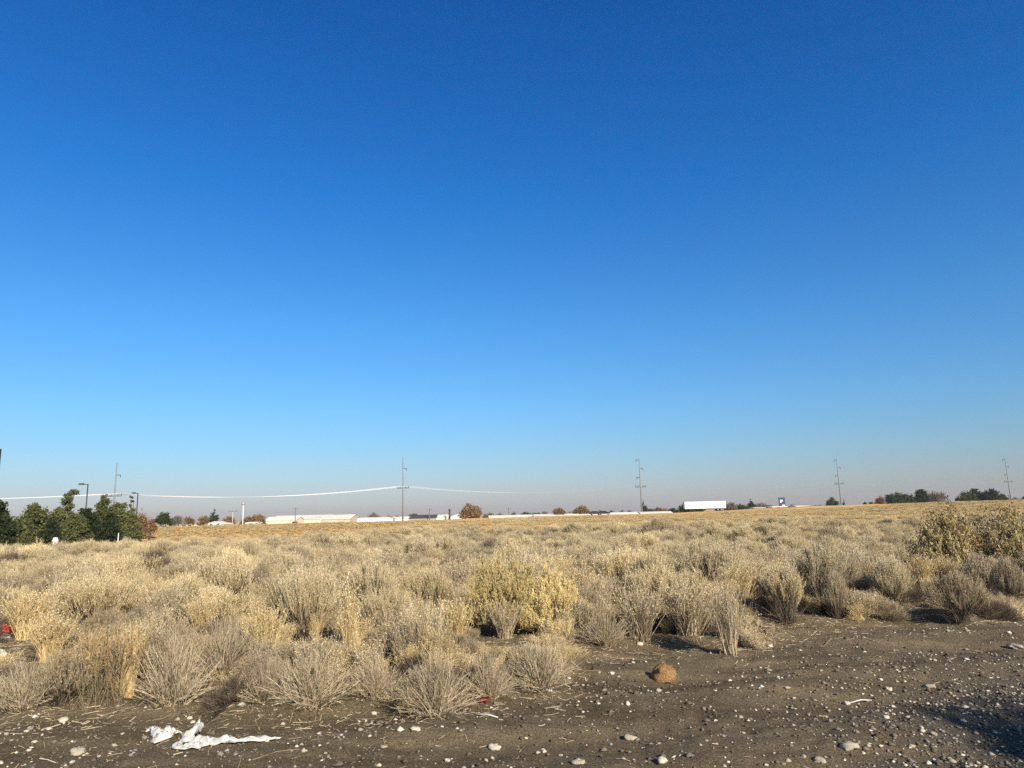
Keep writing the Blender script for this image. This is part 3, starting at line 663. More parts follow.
def semi_trailer():
    a, b = at(684.5, 513, 287), at(725.5, 513, 287); L = b.x - a.x
    gz = hz((a.x + b.x) / 2, 287) + .03; top = at(705, 502.6, 287).z - gz; top = max(3.9, min(top, 4.4))
    root = empty('semi_trailer', ((a.x + b.x) / 2, 287, gz), 0, 'long white box semi trailer parked at the far edge of the field', 'semi trailer')
    m = MB(); m.box((0, 0, (top + 1.1) / 2), (L, 2.6, top - 1.1)); m.build('box', M['white'], root)
    m = MB(); m.box((0, -1.31, 1.14), (L * .998, .04, .14)); m.box((0, -1.31, top - .08), (L * .998, .04, .12)); m.build('rail', M['steel'], root)
    m = MB(); m.box((.2, 0, .95), (L * .9, 1.1, .26)); m.build('chassis', M['dark'], root)
    for x in (L * .30, L * .385):
        for y in (-1.05, 1.05):
            w = MB(); w.tube([(x, y - .26, .5), (x, y + .26, .5)], .5, 18); wo = w.build('wheel', M['rubber'], root)
            w = MB(); w.tube([(x, y - .27, .5), (x, y + .27, .5)], .27, 12); w.build('rim', M['steel'], wo)
    for y in (-.9, .9):
        w = MB(); w.box((-L * .28, y, .55), (.16, .16, .9)); w.box((-L * .28, y, .06), (.4, .3, .08)); w.build('landing_leg', M['dark'], root)
    for z in (1.6, top - .5):
        w = MB(); w.box((L / 2 + .02, 0, z), (.05, 2.3, .08)); w.build('door_bar', M['steel'], root)
semi_trailer()

def car(label, u, D, rz, paint='carpaint', group=None, name='parked_car', k=1.0):
    p = at(u, 515, D); gz = hz(p.x, D) + .03
    root = empty(name, (p.x, D, gz), rz, label, 'car' if name == 'parked_car' else 'truck', group)
    m = MB()
    if name == 'parked_car':
        m.prism([(-2.25, .35), (2.25, .35), (2.3, .7), (2.15, .92), (1.15, 1.0), (.55, 1.46), (-1.2, 1.5), (-1.95, 1.05), (-2.28, .95), (-2.32, .6)], -.88, .88)
    else:
        m.prism([(-2.7, .5), (2.7, .5), (2.75, 1.0), (2.6, 1.22), (1.5, 1.3), (1.0, 1.9), (-.35, 1.92), (-.45, 1.3), (-2.72, 1.3)], -.95, .95)
    m.build('body', M[paint], root)
    for s_ in (-1, 1):
        for x0, x1 in ((-1.15, -.3), (-.22, .75)) if name == 'parked_car' else ((-.25, 1.05),):
            zb, zt = (1.02, 1.40) if name == 'parked_car' else (1.36, 1.82)
            w = MB(); w.prism([(x0, zb), (x1, zb), (x1 - .3 if x1 > .5 else x1, zt), (x0, zt)], s_ * .885 - .015, s_ * .885 + .015); 
            o = w.build('window', M['glass'], root)
            if name != 'parked_car': o.scale.y = 1.075
        for x in (-1.4, 1.4):
            w = MB(); w.tube([(x, s_ * .9 - .12, .33), (x, s_ * .9 + .12, .33)], .33, 16); wo = w.build('wheel', M['rubber'], root)
            w = MB(); w.tube([(x, s_ * .9 - .13, .33), (x, s_ * .9 + .13, .33)], .19, 10); w.build('rim', M['steel'], wo)
        w = MB(); w.box((2.27 if name == 'parked_car' else 2.74, s_ * .62, .74 if name == 'parked_car' else 1.02), (.08, .34, .14)); w.build('headlight', M['white'], root)
    return root
car('left one of the two black cars parked before the low white shed', 595.5, 282, R_(4), group='black cars on the far road')
car('right one of the two black cars parked before the low white shed', 604.5, 284.5, R_(-6), group='black cars on the far road')
car('rust red pickup truck in front of the white warehouse', 294, 296, R_(2), 'redtruck', name='pickup_truck')

# small things at the foot of the pine row
def marker(name, label, u, v, D, kind):
    p = at(u, v, D); gz = hz(p.x, D); h = max(.5, p.z - gz)
    root = empty(name, (p.x, D, gz), 0, label, 'utility box' if kind == 'box' else 'marker post')
    if kind == 'box':
        m = MB(); m.box((0, 0, h * .42), (.44, .4, h * .84)); m.build('body', M['white'], root)
        m = MB(); m.box((-.05, 0, h * .92), (.5, .46, h * .16), taper=.7); m.build('lid', M['white'], root)
    else:
        m = MB(); m.tube([(0, 0, -.1), (0, 0, h)], [.07, .06], 8); m.build('post', M['palepole'], root)
        m = MB(); m.tube([(0, 0, h), (0, 0, h + .14)], [.085, .05], 8); m.build('cap', M['palepole'], root)
marker('utility_box', 'white utility box at the edge of the grass before the broad olive pine', 56, 537.5, 95, 'box')
marker('marker_post', 'slim white marker post before the broad olive green pine', 118.5, 534, 105, 'post')
p = ground_hit(180.3, 543); gz = p[2]
m = MB(); m.tube([(0, 0, -.2), (.02, 0, .75), (.03, .01, 1.0)], [.09, .08, .07], 8); o = m.build('wooden_post', M['wood'], None, (p[0], p[1], gz))
tag(o, 'short weathered wooden stake standing in the grass at left', 'post')
# ---------------------------------------------------------------- dry plants: one mesh pair (stems, tops) per variant
def bez(a, b, c, t):
    t = t[None, :, None]; return a[:, None] * (1 - t) ** 2 + 2 * b[:, None] * t * (1 - t) + c[:, None] * t * t

def dome(rng, n, Rr, Hh, tmax=82, lump=.16):
    th = np.radians(tmax) * rng.random(n) ** .62; ph = rng.uniform(0, 2 * np.pi, n)
    k = 1 + lump * (vnoise(ph * 1.6, th * 3, rng.integers(99)) + .5 * rng.normal(size=n) * .6)
    return np.stack([Rr * np.sin(th) * np.cos(ph) * k, Rr * np.sin(th) * np.sin(ph) * k, Hh * (.16 + .84 * np.cos(th) ** .9) * k], 1), th, ph

def brush(seed, Rr, Hh, nst, ntw, nhd, hs=.013, spread=.05, w=.007, st='straw_stem', hd='straw_head', dead=0, tmax=82, tall=1.0, lump=.16):
    rng = np.random.default_rng(seed); s = MB(); h = MB()
    tip, th, ph = dome(rng, nst, Rr, Hh, tmax, lump)
    base = np.stack([rng.normal(size=nst) * .10 * Rr, rng.normal(size=nst) * .10 * Rr, np.zeros(nst)], 1)
    end = base + (tip - base) * .80
    ctl = base + (tip - base) * np.array([.22, .22, .55]) + rng.normal(size=(nst, 3)) * .03
    P = bez(base, ctl, end, np.linspace(0, 1, 5)); rn = rng.random(nst)
    s.ribbons(P, np.linspace(w, w * .6, 5)[None].repeat(nst, 0) * rng.uniform(.7, 1.3, (nst, 1)), rng, rnd=rn)
    k = np.repeat(np.arange(nst), ntw); n = len(k)
    t0 = rng.uniform(.35, 1, n)[:, None]; a = P[k, 2] * (1 - t0) + P[k, 4] * t0
    out = (tip - base) / np.linalg.norm(tip - base, axis=1, keepdims=True)
    q = out[k] * .55 + [0, 0, .55] + rng.normal(size=(n, 3)) * .16; q /= np.linalg.norm(q, axis=1, keepdims=True)
    L = tall * (.34 - .20 * t0) * rng.uniform(.7, 1.25, (n, 1)); e = a + q * L + rng.normal(size=(n, 3)) * spread * .4
    c = (a + e) / 2 + out[k] * .012 + rng.normal(size=(n, 3)) * .010
    h.ribbons(bez(a, c, e, np.array([0, .5, 1.0])), np.array([w * .6, w * .6, w * .45])[None].repeat(n, 0), rng, rnd=np.clip(rn[k] * .55 + rng.normal(size=n) * .1, 0, 1))
    if dead:
        q, _, _ = dome(rng, dead, Rr * .8, Hh * .7, 88); b0 = rng.normal(size=(dead, 3)) * [.1 * Rr, .1 * Rr, 0]
        s.ribbons(bez(b0, b0 + q * [.4, .4, .3] + rng.normal(size=(dead, 3)) * .05, b0 + q, np.linspace(0, 1, 4)), np.full((dead, 4), w * .8), rng, rnd=rng.random(dead) * .3)
    if nhd:
        kk = np.repeat(np.arange(n), nhd); d = e - c; d /= np.linalg.norm(d, axis=1, keepdims=True) + 1e-9
        C = e[kk] - d[kk] * rng.uniform(-.015, .06, (len(kk), 1)) + rng.normal(size=(len(kk), 3)) * spread * .14
        h.flakes(C, hs * rng.uniform(.6, 1.5, len(kk)), rng, rnd=np.clip(.35 + .45 * rn[k][kk] + .2 * rng.random(len(kk)), 0, 1), axis=d[kk] * 1.6, asp=.4)
    return s, h, st, hd

def spiky(seed, Rr, Hh, n, w=.009, st='grey_stem', tmax=66, heads=0, hd='straw_head', droop=.06):
    rng = np.random.default_rng(seed); s = MB(); h = MB()
    th = np.radians(tmax) * rng.random(n) ** .8; ph = rng.uniform(0, 6.283, n); L = Hh * rng.uniform(.55, 1.08, n) * (1 + .15 * np.sin(th))
    d = np.stack([np.sin(th) * np.cos(ph), np.sin(th) * np.sin(ph), np.cos(th)], 1)
    b = np.stack([rng.normal(size=n) * .16 * Rr, rng.normal(size=n) * .16 * Rr, np.zeros(n)], 1)
    e = b + d * L[:, None] - np.stack([0 * th, 0 * th, droop * np.sin(th) * L * 2], 1)
    c = b + d * L[:, None] * .5 + rng.normal(size=(n, 3)) * .028 + [0, 0, .03]
    P = bez(b, c, e, np.linspace(0, 1, 4)); rn = rng.random(n)
    s.ribbons(P, np.array([w, w * .9, w * .7, w * .3])[None] * rng.uniform(.6, 1.4, (n, 1)), rng, rnd=rn)
    k = np.repeat(np.arange(n), 3); t = rng.uniform(.35, .9, len(k))[:, None]
    a = P[k, 1] * (1 - t) + P[k, 3] * t; q = d[k] * .75 + rng.normal(size=(len(k), 3)) * .32 + [0, 0, .25]
    f = a + q * (Hh * rng.uniform(.10, .26, (len(k), 1)))
    s.ribbons(np.stack([a, (a + f) / 2 + rng.normal(size=a.shape) * .008, f], 1), np.array([w * .6, w * .5, w * .25])[None].repeat(len(k), 0), rng, rnd=rn[k])
    if heads:
        kk = np.repeat(np.arange(len(k)), heads); C = f[kk] - q[kk] * rng.uniform(0, .07, (len(kk), 1)) + rng.normal(size=(len(kk), 3)) * .008
        h.flakes(C, .010 * rng.uniform(.6, 1.5, len(kk)), rng, rnd=rng.random(len(kk)), axis=q[kk])
    return s, h, st, hd

def sage(seed, Rr, Hh):
    rng = np.random.default_rng(seed); s, h, _, _ = brush(seed, Rr, Hh, 230, 10, 14, .015, .085, .010, tall=.55)
    n = 6500; q, th, ph = dome(rng, n, Rr, Hh, 88, .12)
    q = q * (rng.random((n, 1)) ** .4) + rng.normal(size=(n, 3)) * .03; q[:, 2] = np.abs(q[:, 2]) + .05
    m = MB(); m.flakes(q, .017 * rng.uniform(.6, 1.5, n), rng, asp=.5)
    return s, h, m

class Kind: pass
KINDS = {}
def make_kind(key, name, gens, heads='flower_heads'):
    k = Kind(); k.name = name; k.heads = 'branches' if name == 'dead_bush' else heads; k.var = []
    for i, (s, h, st, hd) in enumerate(gens):
        sm = s.mesh(name + '_stems', M[st]); hm = h.mesh(name + '_' + heads, M[hd]) if h.n else None
        j = MB(); j.v = s.v + h.v; j.r = s.r + h.r; j.sm = s.sm + h.sm; j.n = s.n + h.n
        j.f = s.f + [F + s.n for F in h.f]; j.m = s.m + [np.full(len(x), 1, np.int32) for x in h.m]
        jm = j.mesh(name, [M[st], M[hd]] if h.n else [M[st]])
        k.var.append((sm, hm, jm))
    KINDS[key] = k
make_kind('straw', 'rabbitbrush', [brush(100 + i, .52 + .06 * (i % 4), .74 + .08 * (i % 4), 170, 11, 6, .0085, .045, dead=80, st='dead_shade_stem', tmax=50 + 9 * (i % 3), tall=1.0 + .25 * (i % 3), lump=.30) for i in range(7)])  # dark main stem colour imitates shade inside the shrub
make_kind('yellow', 'rabbitbrush', [brush(120 + i, .72, .80, 300, 10, 15, .0095, .06, tall=.6, lump=.26, st='green_stem', hd='yellow_head', tmax=88) for i in range(2)])
make_kind('grey', 'rabbitbrush', [brush(140 + i, .62, .72, 190, 12, 2, .009, .06, st='dead_shade_stem', hd='grey_head', dead=90, tmax=74) for i in range(4)])
make_kind('dead', 'dead_bush', [brush(160 + i, .60, .52, 220, 9, 0, .01, .12, st='dead_shade_stem', hd='dead_shade_stem', dead=120, tmax=86) for i in range(3)])
make_kind('spiky', 'spiky_shrub', [spiky(180 + i, .45, .50 + .05 * i, 420, .0075, tmax=74) for i in range(4)])
make_kind('upright', 'spiky_shrub', [spiky(190 + i, .35, .80, 300, .008, tmax=30, heads=2, droop=.01) for i in range(3)], 'seed_heads')  # flakes at the stem tips are seed heads, likewise on the grass clumps
make_kind('bunch', 'grass_clump', [spiky(200 + i, .30, .75, 320, .006, 'grass', 26, 2, 'straw_head', .02) for i in range(3)], 'seed_heads')
make_kind('orange', 'grass_clump', [spiky(210 + i, .30, .70, 260, .006, 'orange_grass', 32, 1, 'orange_grass', .03) for i in range(3)], 'seed_heads')
make_kind('rust', 'weed', [spiky(220 + i, 1.3, .75, 75, .006, 'straw_stem', 50, 9, 'rust_leaf', .02) for i in range(2)], 'dry_leaves')

CAT = dict(straw='shrub', yellow='shrub', grey='shrub', dead='shrub', spiky='shrub', upright='shrub', bunch='grass clump', orange='grass clump', rust='weed')
R0n = {'straw': (.70, .85), 'yellow': (.78, .92), 'grey': (.70, .78), 'dead': (.68, .56), 'spiky': (.55, .52), 'upright': (.38, .86), 'bunch': (.36, .80), 'orange': (.40, .74), 'rust': (.50, .78)}
PLACED = []
_cnt = {}
def put(key, x, y, sx, sz, rz, label, group=None, detail=True):
    k = KINDS[key]; i = _cnt.get(key, 0); _cnt[key] = i + 1
    sm, hm, jm = k.var[i % len(k.var)]; z = hz(x, y) - .02
    PLACED.append((x, y, sx * R0n[key][0]))
    if detail and hm and key != 'orange':
        r = empty(k.name, (x, y, z), rz, label, CAT[key], group); r.scale = (sx, sx, sz)
        link('stems', sm, r); link(k.heads, hm, r); return r
    r = link(k.name, jm, None, (x, y, z), rz, (sx, sx, sz)); return tag(r, label, CAT[key], group)

def put_px(key, u, vb, wpx, hpx, label, rz=None):
    x, y, z = ground_hit(u, vb); d = math.hypot(y, EYE); rz = random.uniform(0, 6.28) if rz is None else rz
    w = wpx * d / FPX; h = hpx * d / FPX
    # the base seen at vb is the front of the plant, its middle stands further back
    y2 = y + w * .28; x2 = x * y2 / y
    return put(key, x2, y2, w / 2 / R0n[key][0], h / R0n[key][1], rz, label)

random.seed(4)
HAND = [
    # front fringe, left to right
    ('spiky', 22, 716, 66, 45, 'grey spiky shrub at the left edge above the stony bank'),
    ('grey', 60, 712, 66, 50, 'grey wispy shrub with rusty base right of the left edge spiky shrub'),
    ('rust', 104, 712, 58, 88, 'tall orange weed with rusty dry leaves at lower left'),
    ('bunch', 128, 700, 30, 66, 'straw grass clump leaning against the tall orange weed'),
    ('spiky', 172, 712, 78, 59, 'pale spiky shrub above the small crumpled white plastic'),
    ('spiky', 222, 682, 66, 49, 'pale spiky shrub on the bank above the long white rag'),
    ('grey', 138, 652, 52, 46, 'grey green fan shaped shrub behind the tall orange weed'),
    ('spiky', 262, 705, 50, 34, 'low grey spiky shrub above the right end of the long white rag'),
    ('spiky', 312, 722, 96, 50, 'wide grey windswept spiky shrub leaning right at the track edge'),
    ('spiky', 374, 706, 60, 35, 'short dull spiky shrub between the two wide track edge shrubs'),
    ('spiky', 436, 718, 74, 49, 'grey stemmed open spiky shrub standing at the track edge'),
    ('spiky', 489, 704, 48, 37, 'small spiky shrub with dark red litter beneath it'),
    ('spiky', 540, 695, 78, 47, 'whitish spiky fan shaped shrub at the edge of the bare dirt'),
    ('upright', 505, 640, 34, 34, 'small white tipped upright shrub below the yellow shrub'),
    ('spiky', 605, 650, 52, 32, 'spiky shrub at the dirt edge left of the orange rock'),
    ('upright', 640, 646, 60, 52, 'upright pale shrub just above the orange rock'),
    ('upright', 690, 640, 62, 48, 'upright straw shrub behind the dark shadow'),
    ('upright', 731, 657, 34, 66, 'narrow upright grey shrub casting the dark shadow on the dirt'),
    ('straw', 788, 630, 82, 58, 'big straw rabbitbrush mound right of the narrow upright grey shrub'),
    ('grey', 838, 620, 30, 48, 'narrow grey brown shrub right of the big straw mound'),
    ('straw', 893, 612, 64, 42, 'straw shrub with reddish base left of the round spiky shrub'),
    ('grey', 962, 626, 80, 50, 'round spiky grey shrub casting a shadow at the right dirt edge'),
    ('grey', 1012, 606, 44, 44, 'grey shrub touching the right edge of the photo'),
    ('grey', 985, 594, 60, 40, 'tan dome shaped shrub in front of the big dark sagebrush'),
    # second row
    ('bunch', 348, 668, 26, 72, 'golden upright grass clump among the grey shrubs'),
    ('grey', 415, 676, 62, 54, 'dense tan dome shaped shrub left of the open spiky shrub'),
    ('bunch', 200, 650, 36, 52, 'straw grass clump behind the pale spiky shrub on the bank'),
    ('bunch', 262, 668, 50, 54, 'thick straw grass clump left of the golden upright clump'),
    ('bunch', 455, 650, 40, 46, 'straw grass clump just left of the yellow shrub'),
    ('straw', 305, 644, 82, 62, 'fan domed straw rabbitbrush left of the golden upright clump'),
    ('straw', 372, 632, 70, 52, 'straw topped rabbitbrush left half of the pair left of the yellow shrub'),
    ('straw', 432, 628, 72, 52, 'straw topped rabbitbrush right half of the pair left of the yellow shrub'),
    ('yellow', 506, 638, 100, 84, 'large yellow rabbitbrush covered in flower heads'),
    ('yellow', 548, 638, 80, 72, 'greener yellow rabbitbrush joined to the right of the large yellow one'),
    ('grey', 590, 628, 40, 40, 'grey shrub tucked right of the greener yellow rabbitbrush'),
    ('straw', 652, 612, 74, 48, 'straw rabbitbrush behind the upright pale shrub above the orange rock'),
    ('straw', 712, 606, 84, 52, 'wide straw rabbitbrush left behind the big straw mound'),
    ('yellow', 625, 572, 34, 28, 'small yellow topped rabbitbrush farther back than the large yellow one'),
    ('dead', 150, 588, 56, 34, 'dark leaning dead bush in the left middle of the field'),
    ('dead', 78, 590, 52, 20, 'low dark dead bush left of the leaning dead bush'),
    ('dead', 12, 580, 50, 26, 'dark grey bush at the left edge below the pines'),
    ('straw', 231, 596, 62, 46, 'round grey centred rabbitbrush right of the leaning dead bush'),
    ('dead', 322, 560, 32, 20, 'small dark bush in the field below the white warehouse'),
    ('dead', 388, 552, 34, 18, 'small dark bush in the field left of the tall pale pole foot'),
    ('dead', 422, 572, 36, 24, 'dark grey bush behind the pair of straw rabbitbrush'),
    ('dead', 490, 562, 34, 20, 'dark bush behind the large yellow rabbitbrush'),
    ('grey', 660, 548, 54, 30, 'tall dark grey bush breaking the skyline grass left of the trailer'),
    ('grey', 836, 560, 50, 34, 'dark grey green bush below the pole on the rise'),
    ('grey', 104, 650, 50, 34, 'low tan shrub between the red wrapper and the fan shaped shrub'),
]
for key, u, vb, w, h, lab in HAND: put_px(key, u, vb, w, h, lab)

# the big dark sagebrush at the right
def sagebrush(u, vb, wpx, hpx, seed, label):
    s, h, m = sage(seed, .8, .95)
    x, y, z = ground_hit(u, vb); d = y; w = wpx * d / FPX; hh = hpx * d / FPX
    y2 = y + w * .25; x2 = x * y2 / y
    r = empty('sagebrush', (x2, y2, hz(x2, y2) - .02), 1.0, label, 'shrub'); r.scale = (w / 1.7, w / 1.7, hh / .98)
    PLACED.append((x2, y2, w / 2))
    s.build('branches', M['sage_wood'], r); h.build('flower_heads', M['sage_head'], r); m.build('leaves', M['sage_leaf'], r)
sagebrush(956, 586, 84, 80, 5, 'big dark sagebrush with pale yellow clumps at right')
sagebrush(1014, 588, 86, 78, 6, 'olive sagebrush cut by the right edge behind the dome shaped shrub')

# ---- the rest of the brush: individuals out to about 30 m, then one mass
rng = np.random.default_rng(77)
def sample(n, r0, r1, amax):
    a = np.radians(rng.uniform(-amax, amax, n)); r = np.sqrt(rng.uniform(r0 * r0, r1 * r1, n)); return r * np.sin(a), r * np.cos(a)
def pick_kind(x, y):
    f = fbm(x / 6.0, y / 6.0, 3, 60); q = rng.random()
    if f > .11: return 'grey' if q < .45 else ('dead' if q < .78 else 'upright')
    if q < .48: return 'straw'
    if q < .60: return 'grey'
    if q < .72: return 'upright'
    if q < .91: return 'bunch'
    if math.hypot(x, y) > 18.5 and (q > .96 or not _cnt.get('orange')): return 'orange'
    return 'dead'
WORD = dict(straw='straw topped rabbitbrush', grey='greyish wispy rabbitbrush', dead='dark dead bush', upright='upright pale spiky shrub', bunch='straw coloured grass clump', orange='orange grass clump', spiky='grey spiky shrub')
def zone(x, y):
    a = x / y
    if a < -.34: return 'below the left pine row'
    if a < -.08: return 'below the white warehouse'
    if a < .14: return 'behind the large yellow shrub'
    if a < .38: return 'below the white semi trailer'
    return 'below the dark tree clump at right'
X, Y = sample(30000, 7.0, 60, 37); order = np.argsort(np.hypot(X, Y) + rng.uniform(0, 1.0, len(X)))
VM = veg_mask(X, Y); grid = {}
def cell(x, y): return int(math.floor(x / 1.5)), int(math.floor(y / 1.5))
for px_, py_, pr in PLACED: grid.setdefault(cell(px_, py_), []).append((px_, py_, pr))
def clear(x, y, r, f):
    cx, cy = cell(x, y)
    for i in (-1, 0, 1):
        for j in (-1, 0, 1):
            for qx, qy, qr in grid.get((cx + i, cy + j), ()):
                if (qx - x) ** 2 + (qy - y) ** 2 < (f * (qr + r)) ** 2: return False
    return True
for u, v, q in ((506, 640, .55), (545, 640, .55), (470, 640, .3), (930, 596, .7), (560, 650, .4), (12, 648, .6), (4, 634, .7), (4, 618, .6), (-10, 628, .6)):   # open gaps
    gx, gy, gz = ground_hit(u, v); grid.setdefault(cell(gx, gy), []).append((gx, gy, q))
VIEW = []
for u0, u1, v, dep in ((458, 592, 636, 3.0), (918, 1030, 590, 3.2), (742, 832, 634, 2.0), (120, 180, 592, 3.0), (198, 264, 600, 2.6), (266, 346, 648, 1.6)):
    g0 = ground_hit((u0 + u1) / 2, v); a0, a1 = ray(u0, v), ray(u1, v); VIEW.append((a0.x / a0.y, a1.x / a1.y, g0[1], dep))
def blocked(x, y): return any(a0 < x / y < a1 and y0 - dep < y < y0 + .1 for a0, a1, y0, dep in VIEW)
count = 0; r_last = 30.0
for i in order:
    if count >= 250: break
    x, y = X[i], Y[i]
    if VM[i] < .75 or blocked(x, y): continue
    if math.degrees(math.atan2(x, y)) < -30.5 and 6 < math.hypot(x, y) < 10.2: continue
    if y - np.interp(x, BX, BY) < 1.4 and rng.random() < .85: continue
    key = pick_kind(x, y); sc = rng.uniform(.55, 1.18) * (.8 if math.hypot(x, y) < 10 else 1.0); r = R0n[key][0] * sc
    if not clear(x, y, r, .70): continue
    d = math.hypot(x, y)
    lab = WORD[key] + ' among the dense brush ' + zone(x, y)
    put(key, x, y, sc, sc * rng.uniform(.66, .98), rng.uniform(0, 6.28), lab, WORD[key] + ' in the field', detail=d < 17)
    grid.setdefault(cell(x, y), []).append((x, y, r)); count += 1; r_last = d
print('individual shrubs', len(PLACED), 'out to', round(r_last, 1))

def scatter(name, pts, rot, scl, vid, sources, label, cat=None):
    me = bpy.data.meshes.new(name); me.vertices.add(len(pts)); me.vertices.foreach_set('co', np.asarray(pts, np.float32).ravel())
    for nm, ty, val in (('rot', 'FLOAT_VECTOR', rot), ('scl', 'FLOAT_VECTOR', scl)):
        a = me.attributes.new(nm, ty, 'POINT'); a.data.foreach_set('vector', np.asarray(val, np.float32).ravel())
    a = me.attributes.new('vid', 'INT', 'POINT'); a.data.foreach_set('value', np.asarray(vid, np.int32))
    me.update(); o = link(name, me); tag(o, label, cat, kind='stuff')
    g = bpy.data.node_groups.new(name, 'GeometryNodeTree')
    g.interface.new_socket('Geometry', in_out='INPUT', socket_type='NodeSocketGeometry'); g.interface.new_socket('Geometry', in_out='OUTPUT', socket_type='NodeSocketGeometry')
    gi, go = g.nodes.new('NodeGroupInput'), g.nodes.new('NodeGroupOutput'); jn = g.nodes.new('GeometryNodeJoinGeometry')
    ip = g.nodes.new('GeometryNodeInstanceOnPoints'); ip.inputs['Pick Instance'].default_value = True
    for s_ in sources:
        oi = g.nodes.new('GeometryNodeObjectInfo'); oi.transform_space = 'ORIGINAL'; oi.inputs['Object'].default_value = s_; oi.inputs['As Instance'].default_value = True
        g.links.new(oi.outputs['Geometry'], jn.inputs[0])
    def attr(nm, ty):
        n = g.nodes.new('GeometryNodeInputNamedAttribute'); n.data_type = ty; n.inputs['Name'].default_value = nm; return n.outputs['Attribute']
    g.links.new(gi.outputs[0], ip.inputs['Points']); g.links.new(jn.outputs[0], ip.inputs['Instance'])
    g.links.new(attr('vid', 'INT'), ip.inputs['Instance Index']); g.links.new(attr('rot', 'FLOAT_VECTOR'), ip.inputs['Rotation']); g.links.new(attr('scl', 'FLOAT_VECTOR'), ip.inputs['Scale'])
    g.links.new(ip.outputs[0], go.inputs[0])
    md = o.modifiers.new('scatter', 'NODES'); md.node_group = g
    return o

# sources: plants that stand in the scene as single meshes
src = {}
for o in list(COL.objects):
    if o.type == 'MESH' and o.parent is None and 'category' in o:
        for key, k in KINDS.items():
            for v in k.var:
                if o.data == v[2]: src.setdefault(key, {})[v[2].name] = o
def srcs(*keys): return [o for k in keys for o in src.get(k, {}).values()]
print({k: len(v) for k, v in src.items()})

# far brush, and the brush to both sides of the frame
A = [sample(9000, r_last, 72, 50)]
a = np.radians(np.concatenate([rng.uniform(-75, -38, 700), rng.uniform(38, 75, 700)])); r = np.sqrt(rng.uniform(64, r_last ** 2, 1400)); A.append((r * np.sin(a), r * np.cos(a)))
X = np.concatenate([q[0] for q in A]); Y = np.concatenate([q[1] for q in A]); RR = np.hypot(X, Y)
ed = 50 + 14 * fbm(X / 12, Y / 12, 3, 71) + 8 * ss(-10, -45, X)
ok = (veg_mask(X, Y) > .8) & (RR < ed + 12 * rng.random(len(X))) & (rng.random(len(X)) < np.where(RR < r_last, .5, .52)) & (Y - np.interp(X, BX, BY) > 1.2)
X, Y = X[ok], Y[ok]; n = len(X); so = srcs('straw') + srcs('grey', 'dead', 'upright', 'bunch'); ns = len(srcs('straw'))
f = fbm(X / 6, Y / 6, 3, 60); vid = np.where((f < .11) & (rng.random(n) < .66), rng.integers(0, max(1, ns), n), rng.integers(ns, len(so), n))
s_ = rng.uniform(.6, 1.15, n)
scatter('dry_brush', np.stack([X, Y, HT(X, Y) - .03], 1), np.stack([0 * X, 0 * X, rng.uniform(0, 6.28, n)], 1), np.stack([s_, s_, s_ * rng.uniform(.65, .98, n)], 1), vid, so,
        'distant mass of dry tan rabbitbrush covering the middle of the field')
# low dry grass between the shrubs
X, Y = sample(16000, 5.5, 34, 48); d = Y - np.interp(X, BX, BY)
ex = [ground_hit(5, 633), ground_hit(3, 617), ground_hit(8, 645)]; far_ = np.min([np.hypot(X - e[0], Y - e[1]) for e in ex] + [np.hypot(X - q[0], (Y - q[1] + .25) * .8) * .7 / (q[2] * .8 + .12) for q in PLACED[:24]], 0)
ok = (veg_mask(X + .0, Y + .28) > .45) & (far_ > .7) & (rng.random(len(X)) < np.where(d < 1.6, .75, .32)); X, Y = X[ok], Y[ok]; n = len(X); so = srcs('bunch', 'upright', 'grey', 'dead') + srcs('bunch')
s_ = rng.uniform(.3, .75, n); z_ = np.where(rng.random(n) < .3, rng.uniform(.5, .85, n), rng.uniform(.20, .5, n)); z_ = np.where(Y - np.interp(X, BX, BY) < 1.0, np.minimum(z_, .42), z_); z_ = np.where((np.degrees(np.arctan2(X, Y)) < -30) & (np.hypot(X, Y) < 10.2), z_ * .4, z_); z_ = np.where([blocked(a, b) for a, b in zip(X, Y)], z_ * .55, z_)
d = Y - np.interp(X, BX, BY); tl = np.where(d < 1.2, .42, .15)
scatter('dry_grass', np.stack([X, Y, HT(X, Y) - .02], 1), np.stack([rng.normal(size=n) * tl, rng.normal(size=n) * tl, rng.uniform(0, 6.28, n)], 1), np.stack([s_, s_, z_], 1), rng.integers(0, len(so), n), so,
        'low dry grass and weeds filling the gaps between the shrubs')
# the orange grass beyond the brush
X, Y = sample(42000, 40, 215, 46); ok = rng.random(len(X)) < ss(38, 62, np.hypot(X, Y)) * .9; X, Y = X[ok], Y[ok]; n = len(X); so = srcs('orange', 'bunch'); no = len(srcs('orange'))
s_ = rng.uniform(.7, 2.2, n); z_ = rng.uniform(.18, .50, n)
vid = np.where(rng.random(n) < .85, rng.integers(0, no, n), rng.integers(0, len(so), n))
scatter('field_grass', np.stack([X, Y, HT(X, Y) - .03], 1), np.stack([0 * X, 0 * X, rng.uniform(0, 6.28, n)], 1), np.stack([s_, s_, z_], 1), vid, so,
        'band of orange dry grass stretching away beyond the brush')

